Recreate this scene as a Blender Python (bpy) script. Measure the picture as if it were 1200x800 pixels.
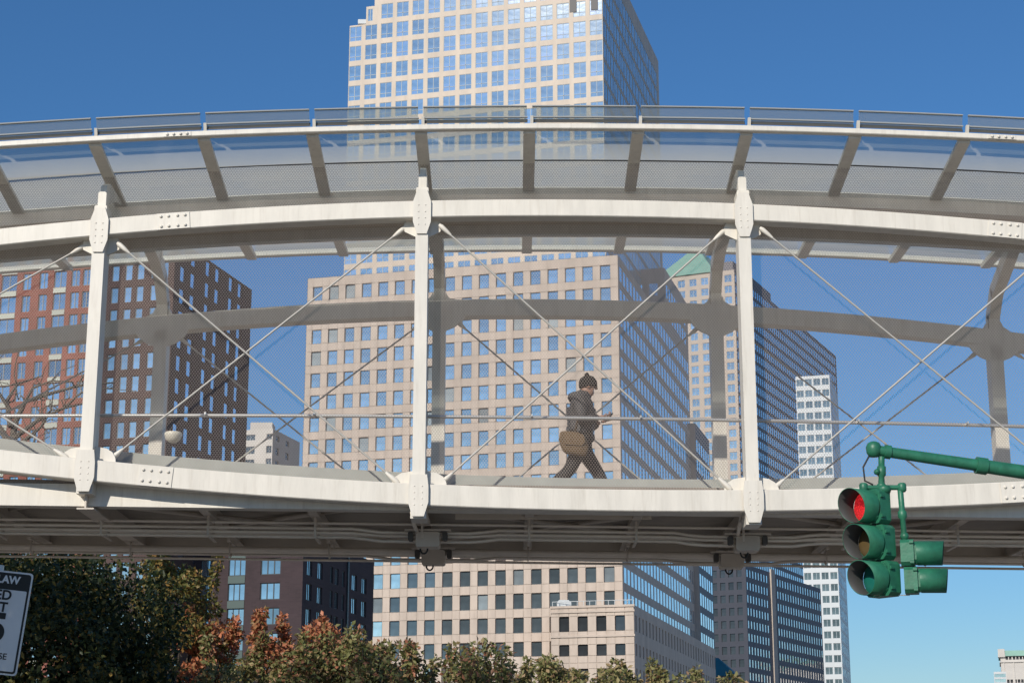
import bpy, bmesh, math, random
import numpy as np
from mathutils import Vector, Matrix
random.seed(7); rng = np.random.default_rng(7)
for o in list(bpy.data.objects): bpy.data.objects.remove(o)
S = bpy.context.scene
COL = S.collection

# ------------------------------------------------------------------ camera
FPX = 2114.0; PITCH = math.atan(545 / FPX); EYE = 1.6
cam = bpy.data.cameras.new("camera"); cam.sensor_width = 36; cam.lens = FPX / 1200 * 36
cam.clip_start = 0.1; cam.clip_end = 9000
co = bpy.data.objects.new("camera", cam); COL.objects.link(co)
co.location = (0, 0, EYE); co.rotation_euler = (math.pi / 2 + PITCH, 0, 0)
S.camera = co
# ------------------------------------------------------------------ world, sun, exposure
SUN_AZ = math.radians(208); SUN_EL = math.radians(28.5)      # clockwise from +Y (behind the camera, to the left)
w = bpy.data.worlds.new("World"); S.world = w; w.use_nodes = True
nt = w.node_tree; nt.nodes.clear()
sky = nt.nodes.new("ShaderNodeTexSky"); sky.sky_type = 'NISHITA'; sky.sun_disc = False
sky.sun_elevation = SUN_EL; sky.sun_rotation = SUN_AZ
sky.altitude = 0; sky.air_density = 1.3; sky.dust_density = 0.0; sky.ozone_density = 10.0
bg = nt.nodes.new("ShaderNodeBackground"); bg.inputs[1].default_value = 0.092
wo = nt.nodes.new("ShaderNodeOutputWorld")
hs = nt.nodes.new('ShaderNodeHueSaturation'); hs.inputs['Saturation'].default_value = 1.05
nt.links.new(sky.outputs[0], hs.inputs['Color']); nt.links.new(hs.outputs[0], bg.inputs[0]); nt.links.new(bg.outputs[0], wo.inputs[0])
TO_SUN = Vector((math.sin(SUN_AZ) * math.cos(SUN_EL), math.cos(SUN_AZ) * math.cos(SUN_EL), math.sin(SUN_EL)))
sl = bpy.data.lights.new("sun", 'SUN'); sl.energy = 3.9; sl.angle = math.radians(0.53); sl.color = (1.0, 0.93, 0.82)
so = bpy.data.objects.new("sun", sl); COL.objects.link(so)
so.rotation_euler = (-TO_SUN).to_track_quat('-Z', 'Y').to_euler(); so.location = TO_SUN * 60
S.view_settings.view_transform = 'Standard'; S.view_settings.look = 'None'
S.view_settings.exposure = 0.07; S.view_settings.gamma = 1.0; S.view_settings.use_curve_mapping = False
S.render.engine = 'CYCLES'
S.cycles.max_bounces = 8; S.cycles.transparent_max_bounces = 16

# ------------------------------------------------------------------ geometry from the survey of the photograph
def ray(x, y):
    u = (x - 600) / FPX; v = (400 - y) / FPX
    return (u, math.cos(PITCH) - v * math.sin(PITCH), math.sin(PITCH) + v * math.cos(PITCH))
def P(x, y, Y):
    d = ray(x, y); t = Y / d[1]; return Vector((d[0] * t, Y, EYE + d[2] * t))
def axes(vp):                     # right-hand direction of the front face, and the direction of the side face
    a = (vp - 600) / FPX; b = math.cos(PITCH) + 545 / FPX * math.sin(PITCH)
    l = math.hypot(a, b); W = Vector((a / l, b / l)); return Vector((W.y, -W.x)), W
def hit(x, y, o, dr):             # (s, z) of a sight line on the vertical plane through o along dr
    d = ray(x, y)
    det = dr[0] * (-d[1]) + dr[1] * d[0]
    s = (o[0] * d[1] - o[1] * d[0]) / det
    Y = o[1] + s * dr[1]
    return s, EYE + Y / d[1] * d[2]

# ------------------------------------------------------------------ materials
MATS = {}
def mat(name, col, rough=0.6, metal=0.0, spec=0.5, noise=0.0, nscale=4.0, bump=0.0, bscale=40.0, rnd=0.0, stretch=None):
    if name in MATS: return MATS[name]
    m = bpy.data.materials.new(name); m.use_nodes = True; N = m.node_tree.nodes; L = m.node_tree.links
    b = N["Principled BSDF"]
    b.inputs["Roughness"].default_value = rough; b.inputs["Metallic"].default_value = metal
    b.inputs["Specular IOR Level"].default_value = spec
    b.inputs["Base Color"].default_value = (*col, 1)
    src = None
    if noise > 0:
        tc = N.new("ShaderNodeTexCoord"); n = N.new("ShaderNodeTexNoise"); n.inputs["Scale"].default_value = nscale
        n.inputs["Detail"].default_value = 8; n.inputs["Roughness"].default_value = 0.65
        if stretch:
            mp = N.new("ShaderNodeMapping"); mp.inputs["Scale"].default_value = stretch
            L.new(tc.outputs["Object"], mp.inputs[0]); L.new(mp.outputs[0], n.inputs[0])
        else: L.new(tc.outputs["Object"], n.inputs[0])
        mr = N.new("ShaderNodeMapRange"); mr.inputs[1].default_value = .3; mr.inputs[2].default_value = .7
        mr.inputs[3].default_value = 1 - noise; mr.inputs[4].default_value = 1 + noise
        L.new(n.outputs[0], mr.inputs[0]); src = mr.outputs[0]
    if rnd > 0:
        oi = N.new("ShaderNodeObjectInfo"); mr = N.new("ShaderNodeMapRange")
        mr.inputs[3].default_value = 1 - rnd; mr.inputs[4].default_value = 1 + rnd
        L.new(oi.outputs["Random"], mr.inputs[0])
        if src is None: src = mr.outputs[0]
        else:
            mm = N.new("ShaderNodeMath"); mm.operation = 'MULTIPLY'; L.new(src, mm.inputs[0]); L.new(mr.outputs[0], mm.inputs[1]); src = mm.outputs[0]
    if src is not None:
        vm = N.new("ShaderNodeVectorMath"); vm.operation = 'SCALE'; vm.inputs[0].default_value = col
        L.new(src, vm.inputs["Scale"]); L.new(vm.outputs[0], b.inputs["Base Color"])
    if bump > 0:
        tc = N.new("ShaderNodeTexCoord"); n = N.new("ShaderNodeTexNoise"); n.inputs["Scale"].default_value = bscale
        n.inputs["Detail"].default_value = 4
        L.new(tc.outputs["Object"], n.inputs[0])
        bp = N.new("ShaderNodeBump"); bp.inputs["Strength"].default_value = bump; bp.inputs["Distance"].default_value = 0.05
        L.new(n.outputs[0], bp.inputs["Height"]); L.new(bp.outputs[0], b.inputs["Normal"])
    MATS[name] = m; return m
mat('white_paint', (.69, .65, .575), .45, noise=.09, nscale=2.2, bump=.03, bscale=60, stretch=(2.2, 2.2, .5))
def grime(name, col, amt, stretch):       # rain streaks and dirt over a painted surface
    m = MATS[name]; N = m.node_tree.nodes; L = m.node_tree.links; b = N["Principled BSDF"]
    src = b.inputs["Base Color"].links[0].from_socket
    tc = N.new("ShaderNodeTexCoord"); mp = N.new("ShaderNodeMapping"); mp.inputs["Scale"].default_value = stretch
    n = N.new("ShaderNodeTexNoise"); n.inputs["Scale"].default_value = 3.0; n.inputs["Detail"].default_value = 9; n.inputs["Roughness"].default_value = .7
    L.new(tc.outputs["Object"], mp.inputs[0]); L.new(mp.outputs[0], n.inputs[0])
    mr = N.new("ShaderNodeMapRange"); mr.inputs[1].default_value = .52; mr.inputs[2].default_value = .74; mr.inputs[3].default_value = 0; mr.inputs[4].default_value = amt
    L.new(n.outputs[0], mr.inputs[0])
    mx = N.new("ShaderNodeMix"); mx.data_type = 'RGBA'; L.new(mr.outputs[0], mx.inputs["Factor"]); L.new(src, mx.inputs["A"]); mx.inputs["B"].default_value = (*col, 1)
    L.new(mx.outputs["Result"], b.inputs["Base Color"])
grime('white_paint', (.36, .30, .22), .30, (5, 5, .4))
mat('beige_paint', (.62, .55, .46), .5, noise=.10, nscale=1.2)
mat('grey_paint', (.55, .49, .42), .55, noise=.14, nscale=2)
mat('dark_steel', (.07, .065, .06), .6, noise=.2, nscale=3)
mat('pipe_grey', (.76, .69, .60), .45, metal=.15, noise=.12, nscale=2, stretch=(.3, 3, 3))
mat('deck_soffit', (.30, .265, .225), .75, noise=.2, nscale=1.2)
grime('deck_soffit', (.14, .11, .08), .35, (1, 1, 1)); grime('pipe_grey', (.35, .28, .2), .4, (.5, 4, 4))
mat('steel', (.62, .60, .56), .35, metal=.6)
mat('rod_paint', (.44, .42, .38), .5, metal=.1)
mat('mesh_wire', (.42, .35, .31), .5, metal=.0)
mat('kerb_panel', (.40, .41, .37), .6, noise=.08)
mat('signal_green', (.022, .15, .085), .45, noise=.22, nscale=9, bump=.05, bscale=30)
grime('signal_green', (.012, .06, .035), .6, (2, 2, .8))
mat('visor_black', (.012, .012, .012), .7)
mat('visor_inner', (.05, .05, .05), .6)
mat('cable_black', (.015, .015, .015), .6)
mat('sign_white', (.72, .72, .70), .35, noise=.05)
mat('sign_black', (.01, .01, .01), .4)
mat('galvanised', (.45, .46, .47), .4, metal=.7, noise=.15, nscale=12)
mat('stone', (.51, .425, .355), .72, noise=.13, nscale=.45, stretch=(1, 1, .22))
mat('stone_top', (.55, .465, .38), .6, noise=.12, nscale=.45, stretch=(1, 1, .25))
grime('stone', (.36, .28, .22), .45, (.25, .25, .06)); grime('stone_top', (.40, .32, .25), .4, (.25, .25, .06))
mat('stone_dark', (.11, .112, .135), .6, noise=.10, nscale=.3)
mat('stone_shaded_face', (.032, .038, .058), .6, noise=.12, nscale=.3)  # slate block's left face only: its shade is put into the stone colour
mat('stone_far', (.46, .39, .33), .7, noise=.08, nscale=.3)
mat('pale_concrete', (.55, .52, .48), .8, noise=.08, nscale=.3)
mat('white_panel', (.56, .59, .60), .5, noise=.04, nscale=.3)
mat('roof_membrane', (.25, .24, .23), .9, noise=.1, nscale=.2)
mat('copper_green', (.20, .38, .31), .6, noise=.12, nscale=.3)
mat('teal_roof', (.03, .16, .18), .5, noise=.12, nscale=.5)
mat('green_spandrel', (.05, .085, .08), .5)
mat('light_spandrel', (.42, .44, .37), .5, rnd=.1)
mat('bar_white', (.42, .47, .50), .8, spec=.2)
mat('bar_dark', (.03, .04, .045), .4)
mat('bar_grey', (.30, .31, .31), .7, spec=.3)
def brick_mat(name, c1, c2, mortar, scale=1.0):
    m = bpy.data.materials.new(name); m.use_nodes = True; N = m.node_tree.nodes; L = m.node_tree.links
    b = N["Principled BSDF"]; b.inputs["Roughness"].default_value = .85
    tc = N.new("ShaderNodeTexCoord"); mp = N.new("ShaderNodeMapping")
    mp.inputs["Rotation"].default_value = (math.pi / 2, 0, 0)
    L.new(tc.outputs["Object"], mp.inputs[0])
    t = N.new("ShaderNodeTexBrick"); t.inputs["Color1"].default_value = (*c1, 1); t.inputs["Color2"].default_value = (*c2, 1)
    t.inputs["Mortar"].default_value = (*mortar, 1); t.inputs["Scale"].default_value = scale
    t.inputs["Mortar Size"].default_value = .012; t.inputs["Brick Width"].default_value = .6; t.inputs["Row Height"].default_value = .2
    L.new(mp.outputs[0], t.inputs[0])
    n = N.new("ShaderNodeTexNoise"); n.inputs["Scale"].default_value = .25; n.inputs["Detail"].default_value = 8
    L.new(tc.outputs["Object"], n.inputs[0])
    mr = N.new("ShaderNodeMapRange"); mr.inputs[1].default_value = .3; mr.inputs[2].default_value = .7; mr.inputs[3].default_value = .78; mr.inputs[4].default_value = 1.2
    L.new(n.outputs[0], mr.inputs[0])
    vm = N.new("ShaderNodeVectorMath"); vm.operation = 'SCALE'; L.new(t.outputs[0], vm.inputs[0]); L.new(mr.outputs[0], vm.inputs["Scale"])
    L.new(vm.outputs[0], b.inputs["Base Color"])
    MATS[name] = m
brick_mat('brick_red', (.26, .085, .06), (.21, .068, .05), (.25, .14, .10))
brick_mat('brick_brown', (.078, .047, .040), (.062, .037, .033), (.05, .036, .034))
brick_mat('brick_shaded', (.046, .029, .033), (.037, .023, .027), (.045, .034, .036))  # lower house: shade over the whole block put into the brick colour
def glass_mat(name, tint, rough=.04, wob=.02, wscale=.6, rnd=.12, metal=.9):      # reflective architectural glazing
    m = bpy.data.materials.new(name); m.use_nodes = True; N = m.node_tree.nodes; L = m.node_tree.links
    b = N["Principled BSDF"]; b.inputs["Metallic"].default_value = metal; b.inputs["Roughness"].default_value = rough
    oi = N.new("ShaderNodeObjectInfo"); mr = N.new("ShaderNodeMapRange")
    mr.inputs[3].default_value = 1 - rnd; mr.inputs[4].default_value = 1 + rnd; L.new(oi.outputs["Random"], mr.inputs[0])
    tc = N.new("ShaderNodeTexCoord"); n = N.new("ShaderNodeTexNoise"); n.inputs["Scale"].default_value = wscale; n.inputs["Detail"].default_value = 3
    L.new(tc.outputs["Object"], n.inputs[0])
    mr2 = N.new("ShaderNodeMapRange"); mr2.inputs[1].default_value = .3; mr2.inputs[2].default_value = .7; mr2.inputs[3].default_value = .82; mr2.inputs[4].default_value = 1.18
    L.new(n.outputs[0], mr2.inputs[0]); mm = N.new("ShaderNodeMath"); mm.operation = 'MULTIPLY'
    L.new(mr.outputs[0], mm.inputs[0]); L.new(mr2.outputs[0], mm.inputs[1])
    vm = N.new("ShaderNodeVectorMath"); vm.operation = 'SCALE'; vm.inputs[0].default_value = tint
    L.new(mm.outputs[0], vm.inputs["Scale"]); L.new(vm.outputs[0], b.inputs["Base Color"])
    bp = N.new("ShaderNodeBump"); bp.inputs["Strength"].default_value = wob; bp.inputs["Distance"].default_value = .3
    L.new(n.outputs[0], bp.inputs["Height"]); L.new(bp.outputs[0], b.inputs["Normal"])
    MATS[name] = m
glass_mat('glass_blue', (.80, .80, .74), rnd=.18)
glass_mat('glass_clear', (.10, .135, .155), rnd=.25, metal=.35)
glass_mat('glass_mirror', (.95, .97, .98), wob=.35, wscale=.35)
glass_mat('glass_blind', (.19, .23, .25), rough=.25, rnd=.3, metal=.0)
glass_mat('glass_mid', (.20, .29, .32), rnd=.2, metal=.5)
glass_mat('glass_bright', (.86, .90, .84), rnd=.16)
glass_mat('glass_side', (.80, .86, .92), wob=.25, wscale=.5)
glass_mat('glass_apartment', (.55, .62, .64), rnd=.35)
glass_mat('glass_deep', (.06, .068, .075), rnd=.2, metal=.35)
mat('slot_dark', (.01, .012, .02), .5)

# glazing of the bridge roof: clear at the eave, fritted white towards the spine
def frit_mat(name, y_clear, y_frit, maxf=.92, lo=.06):
    m = bpy.data.materials.new(name); m.use_nodes = True; N = m.node_tree.nodes; L = m.node_tree.links; N.clear()
    out = N.new("ShaderNodeOutputMaterial"); tc = N.new("ShaderNodeTexCoord"); sp = N.new("ShaderNodeSeparateXYZ")
    L.new(tc.outputs["Object"], sp.inputs[0])
    mr = N.new("ShaderNodeMapRange"); mr.interpolation_type = 'SMOOTHSTEP'; mr.inputs[1].default_value = y_clear; mr.inputs[2].default_value = y_frit
    mr.inputs[3].default_value = lo; mr.inputs[4].default_value = maxf
    L.new(sp.outputs["Y"], mr.inputs[0])
    n = N.new("ShaderNodeTexNoise"); n.inputs["Scale"].default_value = 1.5; n.inputs["Detail"].default_value = 6
    L.new(tc.outputs["Object"], n.inputs[0])
    mn = N.new("ShaderNodeMapRange"); mn.inputs[3].default_value = .85; mn.inputs[4].default_value = 1.12; L.new(n.outputs[0], mn.inputs[0])
    mm = N.new("ShaderNodeMath"); mm.operation = 'MULTIPLY'; mm.use_clamp = True; L.new(mr.outputs[0], mm.inputs[0]); L.new(mn.outputs[0], mm.inputs[1])
    tr = N.new("ShaderNodeBsdfTransparent"); tr.inputs[0].default_value = (.86, .90, .90, 1)
    gl = N.new("ShaderNodeBsdfGlossy"); gl.inputs["Roughness"].default_value = .05
    fr = N.new("ShaderNodeFresnel"); fr.inputs[0].default_value = 1.45
    gm = N.new("ShaderNodeNewGeometry"); inv = N.new("ShaderNodeMath"); inv.operation = 'SUBTRACT'; inv.inputs[0].default_value = 1
    L.new(gm.outputs["Backfacing"], inv.inputs[1]); fm_ = N.new("ShaderNodeMath"); fm_.operation = 'MULTIPLY'; L.new(fr.outputs[0], fm_.inputs[0]); L.new(inv.outputs[0], fm_.inputs[1])
    cl = N.new("ShaderNodeMixShader"); L.new(fm_.outputs[0], cl.inputs[0]); L.new(tr.outputs[0], cl.inputs[1]); L.new(gl.outputs[0], cl.inputs[2])
    tl = N.new("ShaderNodeBsdfTranslucent"); tl.inputs[0].default_value = (.97, .90, .76, 1)
    df = N.new("ShaderNodeBsdfDiffuse"); df.inputs[0].default_value = (.70, .65, .55, 1)
    fm = N.new("ShaderNodeMixShader"); fm.inputs[0].default_value = .22; L.new(tl.outputs[0], fm.inputs[1]); L.new(df.outputs[0], fm.inputs[2])
    mx = N.new("ShaderNodeMixShader"); L.new(mm.outputs[0], mx.inputs[0]); L.new(cl.outputs[0], mx.inputs[1]); L.new(fm.outputs[0], mx.inputs[2])
    L.new(mx.outputs[0], out.inputs[0]); MATS[name] = m
frit_mat('roof_glass_near', 22.4, 23.5, maxf=.96, lo=.42)
frit_mat('roof_glass_far', 26.9, 25.6, lo=.25)
frit_mat('upstand_glass', 40.0, 41.0)
frit_mat('edge_glass', 40.0, 41.0, lo=.28)
def emit_mat(name, col, strength, base=(.02, .02, .02)):
    m = bpy.data.materials.new(name); m.use_nodes = True; b = m.node_tree.nodes["Principled BSDF"]
    b.inputs["Base Color"].default_value = (*base, 1); b.inputs["Roughness"].default_value = .3
    b.inputs["Emission Color"].default_value = (*col, 1); b.inputs["Emission Strength"].default_value = strength
    MATS[name] = m
emit_mat('lens_red', (1.0, .03, .04), 0.6, (.3, .01, .01))
_m = MATS['lens_red'].node_tree; _v = _m.nodes.new("ShaderNodeTexVoronoi"); _v.inputs["Scale"].default_value = 55
_t = _m.nodes.new("ShaderNodeTexCoord"); _r = _m.nodes.new("ShaderNodeMapRange"); _r.inputs[1].default_value = 0; _r.inputs[2].default_value = .6; _r.inputs[3].default_value = .85; _r.inputs[4].default_value = .28
_m.links.new(_t.outputs["Object"], _v.inputs[0]); _m.links.new(_v.outputs["Distance"], _r.inputs[0]); _m.links.new(_r.outputs[0], _m.nodes["Principled BSDF"].inputs["Emission Strength"])
mat('lens_amber', (.11, .075, .03), .25)
mat('lens_green', (.008, .14, .11), .2)
def leaf_mat(name, stops, trans=.3):
    m = bpy.data.materials.new(name); m.use_nodes = True; N = m.node_tree.nodes; L = m.node_tree.links; N.clear()
    out = N.new("ShaderNodeOutputMaterial"); g = N.new("ShaderNodeNewGeometry"); r = N.new("ShaderNodeValToRGB")
    r.color_ramp.interpolation = 'LINEAR'
    els = r.color_ramp.elements
    while len(els) < len(stops): els.new(.5)
    for e, (p_, c) in zip(els, stops): e.position = p_; e.color = (*c, 1)
    L.new(g.outputs["Random Per Island"], r.inputs[0])
    p = N.new("ShaderNodeBsdfPrincipled"); p.inputs["Roughness"].default_value = .5; p.inputs["Specular IOR Level"].default_value = .35
    t = N.new("ShaderNodeBsdfTranslucent"); L.new(r.outputs[0], p.inputs["Base Color"]); L.new(r.outputs[0], t.inputs[0])
    mx = N.new("ShaderNodeMixShader"); mx.inputs[0].default_value = trans
    L.new(p.outputs[0], mx.inputs[1]); L.new(t.outputs[0], mx.inputs[2]); L.new(mx.outputs[0], out.inputs[0]); MATS[name] = m
leaf_mat('leaf_dark', [(0, (.020, .034, .014)), (.6, (.04, .06, .022)), (.82, (.09, .10, .03)), (.92, (.26, .20, .05)), (1, (.34, .22, .06))])
leaf_mat('leaf_yellow', [(0, (.08, .10, .03)), (.45, (.17, .17, .05)), (.8, (.30, .20, .06)), (1, (.34, .16, .05))])
leaf_mat('leaf_orange', [(0, (.20, .20, .07)), (.25, (.45, .17, .08)), (.8, (.62, .24, .13)), (1, (.30, .24, .09))])
leaf_mat('leaf_mixed', [(0, (.13, .15, .05)), (.5, (.24, .24, .09)), (.75, (.33, .25, .12)), (.9, (.42, .20, .12)), (1, (.5, .20, .12))])
leaf_mat('leaf_olive', [(0, (.14, .155, .05)), (.5, (.28, .27, .11)), (.8, (.40, .31, .15)), (1, (.42, .24, .15))])
mat('bark', (.06, .048, .038), .9, noise=.3, nscale=8, stretch=(3, 3, .6))
mat('bark_grey', (.10, .085, .065), .9, noise=.3, nscale=8)
mat('jacket', (.06, .058, .06), .7, noise=.25, nscale=14, bump=.25, bscale=22)
mat('trousers', (.03, .028, .028), .8, noise=.2, nscale=12)
mat('knit', (.014, .013, .013), .9, bump=.5, bscale=180)
mat('skin', (.36, .20, .14), .55, noise=.08, nscale=20)
mat('boot', (.012, .010, .009), .5)
mat('bag_canvas', (.16, .105, .055), .85, noise=.25, nscale=16, bump=.3, bscale=30)
mat('strap_brown', (.06, .038, .02), .8)
mat('lamp_shell', (.72, .68, .58), .4)
mat('asphalt', (.15, .135, .12), .9, noise=.2, nscale=3, bump=.2, bscale=120)
mat('pavement', (.50, .45, .38), .85, noise=.12, nscale=1.2)
mat('kerb_stone', (.38, .37, .35), .8, noise=.1)
mat('line_white', (.75, .75, .72), .7, noise=.1, nscale=5)
mat('earth', (.34, .30, .25), .95, noise=.2, nscale=.4)

# ------------------------------------------------------------------ mesh helpers
class MB:
    def __init__(s): s.v = []; s.f = []; s.m = []; s.sm = []
    def add(s, vs, fs, mi=0, smooth=False):
        b = len(s.v); s.v += [tuple(v) for v in vs]
        for f in fs: s.f.append(tuple(i + b for i in f)); s.m.append(mi); s.sm.append(smooth)
        return s
    def box(s, c, d, M=None, mi=0):
        hx, hy, hz = d[0] / 2, d[1] / 2, d[2] / 2; c = Vector(c)
        vs = [Vector((x, y, z)) for x in (-hx, hx) for y in (-hy, hy) for z in (-hz, hz)]
        if M is not None: vs = [M @ v for v in vs]
        vs = [v + c for v in vs]
        return s.add(vs, [(0, 1, 3, 2), (4, 6, 7, 5), (0, 4, 5, 1), (2, 3, 7, 6), (0, 2, 6, 4), (1, 5, 7, 3)], mi)
    def cbox(s, c, d, bev, M=None, mi=0):       # box with chamfered edges in the XZ outline (extruded along y)
        hx, hy, hz = d[0] / 2, d[1] / 2, d[2] / 2
        o = [(-hx + bev, -hz), (hx - bev, -hz), (hx, -hz + bev), (hx, hz - bev), (hx - bev, hz), (-hx + bev, hz), (-hx, hz - bev), (-hx, -hz + bev)]
        return s.prism(o, -hy, hy, c, M, mi)
    def prism(s, outline, y0, y1, c=(0, 0, 0), M=None, mi=0):      # outline in local x,z
        c = Vector(c); n = len(outline)
        vs = [Vector((x, y0, z)) for x, z in outline] + [Vector((x, y1, z)) for x, z in outline]
        if M is not None: vs = [M @ v for v in vs]
        vs = [v + c for v in vs]
        fs = [tuple(range(n)), tuple(range(2 * n - 1, n - 1, -1))] + [(i, i + n, (i + 1) % n + n, (i + 1) % n) for i in range(n)]
        return s.add(vs, fs, mi)
    def tube(s, pts, r, n=8, cap=True, mi=0, smooth=True):
        pts = [Vector(p) for p in pts]; rs = r if isinstance(r, (list, tuple)) else [r] * len(pts)
        rings = []; prev = None
        for i, p in enumerate(pts):
            t = (pts[min(i + 1, len(pts) - 1)] - pts[max(i - 1, 0)]).normalized()
            if prev is None:
                a = Vector((0, 0, 1)) if abs(t.z) < .9 else Vector((1, 0, 0)); a = (a - t * a.dot(t)).normalized()
            else: a = (prev - t * prev.dot(t)).normalized()
            prev = a; b = t.cross(a)
            rings.append([p + (a * math.cos(2 * math.pi * k / n) + b * math.sin(2 * math.pi * k / n)) * rs[i] for k in range(n)])
        vs = [v for rg in rings for v in rg]; fs = []
        for i in range(len(pts) - 1):
            for k in range(n): fs.append((i * n + k, i * n + (k + 1) % n, (i + 1) * n + (k + 1) % n, (i + 1) * n + k))
        s.add(vs, fs, mi, smooth)
        if cap:
            s.add(rings[0], [tuple(range(n - 1, -1, -1))], mi); s.add(rings[-1], [tuple(range(n))], mi)
        return s
    def lathe(s, prof, c, axis, n=20, mi=0, smooth=True):           # prof: (r, h) along axis
        axis = Vector(axis).normalized(); a = axis.orthogonal().normalized(); b = axis.cross(a); c = Vector(c)
        vs = [c + axis * h + (a * math.cos(2 * math.pi * k / n) + b * math.sin(2 * math.pi * k / n)) * r for r, h in prof for k in range(n)]
        fs = []
        for i in range(len(prof) - 1):
            for k in range(n): fs.append((i * n + k, i * n + (k + 1) % n, (i + 1) * n + (k + 1) % n, (i + 1) * n + k))
        return s.add(vs, fs, mi, smooth)
    def sweep(s, sec, xs, yf, zf, mi=0):          # rectangular/any (y,z) section swept along x
        n = len(sec); vs = [(x, yf + a, zf(x) + b) for x in xs for a, b in sec]; fs = []
        for i in range(len(xs) - 1):
            for k in range(n): fs.append((i * n + k, i * n + (k + 1) % n, (i + 1) * n + (k + 1) % n, (i + 1) * n + k))
        e = (len(xs) - 1) * n
        fs += [tuple(range(n - 1, -1, -1)), tuple(range(e, e + n))]
        return s.add(vs, fs, mi)
    def mesh(s, name, mats):
        me = bpy.data.meshes.new(name); me.from_pydata(s.v, [], s.f)
        for m in (mats if isinstance(mats, (list, tuple)) else [mats]): me.materials.append(MATS[m])
        me.polygons.foreach_set("material_index", s.m); me.polygons.foreach_set("use_smooth", s.sm)
        me.update(); return me
    def build(s, name, mats, parent=None, **kw): return link(name, s.mesh(name, mats), parent, **kw)
def link(name, me, parent=None, label=None, cat=None, group=None, kind=None):
    o = bpy.data.objects.new(name, me); COL.objects.link(o)
    if parent is not None: o.parent = parent
    if label: o["label"] = label
    if cat: o["category"] = cat
    if group: o["group"] = group
    if kind: o["kind"] = kind
    return o
def thing(name, label, cat, loc=(0, 0, 0), group=None):
    o = link(name, None, label=label, cat=cat, group=group); o.location = loc; return o
def rsec(w, h, b=0.0):
    if b <= 0: return [(-w / 2, -h / 2), (w / 2, -h / 2), (w / 2, h / 2), (-w / 2, h / 2)]
    return [(-w/2+b, -h/2), (w/2-b, -h/2), (w/2, -h/2+b), (w/2, h/2-b), (w/2-b, h/2), (-w/2+b, h/2), (-w/2, h/2-b), (-w/2, -h/2+b)]

# ================================================================== THE SETTING
g = MB(); g.add([(-4500, -1500, 0), (4500, -1500, 0), (4500, 6000, 0), (-4500, 6000, 0)], [(0, 1, 2, 3)]); g.build('ground', 'earth', kind='structure')
g = MB(); g.add([(-70, 10, .004), (70, 10, .004), (70, 29, .004), (-70, 29, .004)], [(0, 1, 2, 3)]); g.build('road', 'asphalt', kind='structure')
g = MB(); g.box((0, 2.9, .06), (140, 14, .12)); pv = g.build('pavement', 'pavement', kind='structure')
g = MB(); g.box((0, 36.1, .06), (140, 14, .12)); g.build('pavement', 'pavement', kind='structure')
for yy in (9.98, 29.02):
    g = MB(); g.box((0, yy, .07), (140, .18, .15)); g.build('kerb', 'kerb_stone', kind='structure')
for i in range(12):
    g = MB(); g.add([(-48 + 8 * i, 19.4, .008), (-45 + 8 * i, 19.4, .008), (-45 + 8 * i, 19.55, .008), (-48 + 8 * i, 19.55, .008)], [(0, 1, 2, 3)])
    g.build('lane_marking', 'line_white', kind='structure')

# ================================================================== FOOTBRIDGE
D1, D2 = 23.0, 27.1
def fit(pts, Y, deg=2):
    q = [P(x, y, Y) for x, y in pts]; c = np.polyfit([a.x for a in q], [a.z for a in q], deg)
    dv = np.polyder(c)
    def fz(x):                       # parabola over the span, straight beyond
        xc_ = min(max(x, -9.0), 11.0); return float(np.polyval(c, xc_) + np.polyval(dv, xc_) * (x - xc_))
    return fz
zTop = fit([(0, 279.5), (100, 272), (240, 261), (390, 252), (500, 247.5), (620, 246), (700, 246.5), (800, 248.5), (900, 252.7), (1000, 259), (1100, 266), (1200, 274.5)], D1)
zBot = fit([(0, 541), (110, 554), (220, 562), (350, 571), (480, 579), (600, 585), (680, 588), (800, 590), (900, 588), (1000, 585), (1200, 577)], D1)
zEave = fit([(0, 170), (250, 157), (400, 154), (500, 151), (620, 149.5), (800, 149), (900, 151.5), (1000, 155), (1100, 159), (1200, 164.5)], 22.3)
zInn = fit([(50, 245), (150, 241), (285, 230), (400, 225), (620, 221), (738, 221.6), (878, 225), (969, 226.7), (1100, 233), (1200, 238)], 24.1)
zFarE = fit([(0, 317), (340, 298), (600, 290), (700, 291), (850, 293), (900, 297), (1070, 304), (1200, 311)], 27.0)
zFarT = fit([(0, 400), (100, 394), (300, 375), (400, 367), (600, 361), (700, 363), (800, 366), (900, 372), (1000, 381), (1100, 390), (1200, 404)], D2)
zRail = fit([(0, 488), (500, 488), (700, 491), (900, 494), (1200, 500)], 23.4)
def zEdge(x): return 5.36 - .0125 * (x + 6.7) + .02           # underside of the straight deck edge beam
XA, XB = -17.6, 11.9
XS = list(np.linspace(XA, XB, 84))
BAY = 4.29; PX = [-1.2 + BAY * k for k in range(-4, 4)]; NP = len(PX)
br = thing('footbridge', 'white steel pedestrian bridge with arched glass roof and mesh sides crossing above street', 'bridge', (0, 0, 0))

MB().sweep(rsec(.24, .235, .012), XS, D1, zTop).build('top_chord', 'white_paint', br)
MB().sweep(rsec(.24, .28, .012), XS, D1, zBot).build('bottom_chord', 'white_paint', br)
MB().sweep(rsec(.24, .27, .012), XS, D2, zFarT).build('top_chord', 'white_paint', br)
MB().sweep(rsec(.24, .28, .012), XS, D2, lambda x: zBot(x) - .08).build('bottom_chord', 'white_paint', br)
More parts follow.
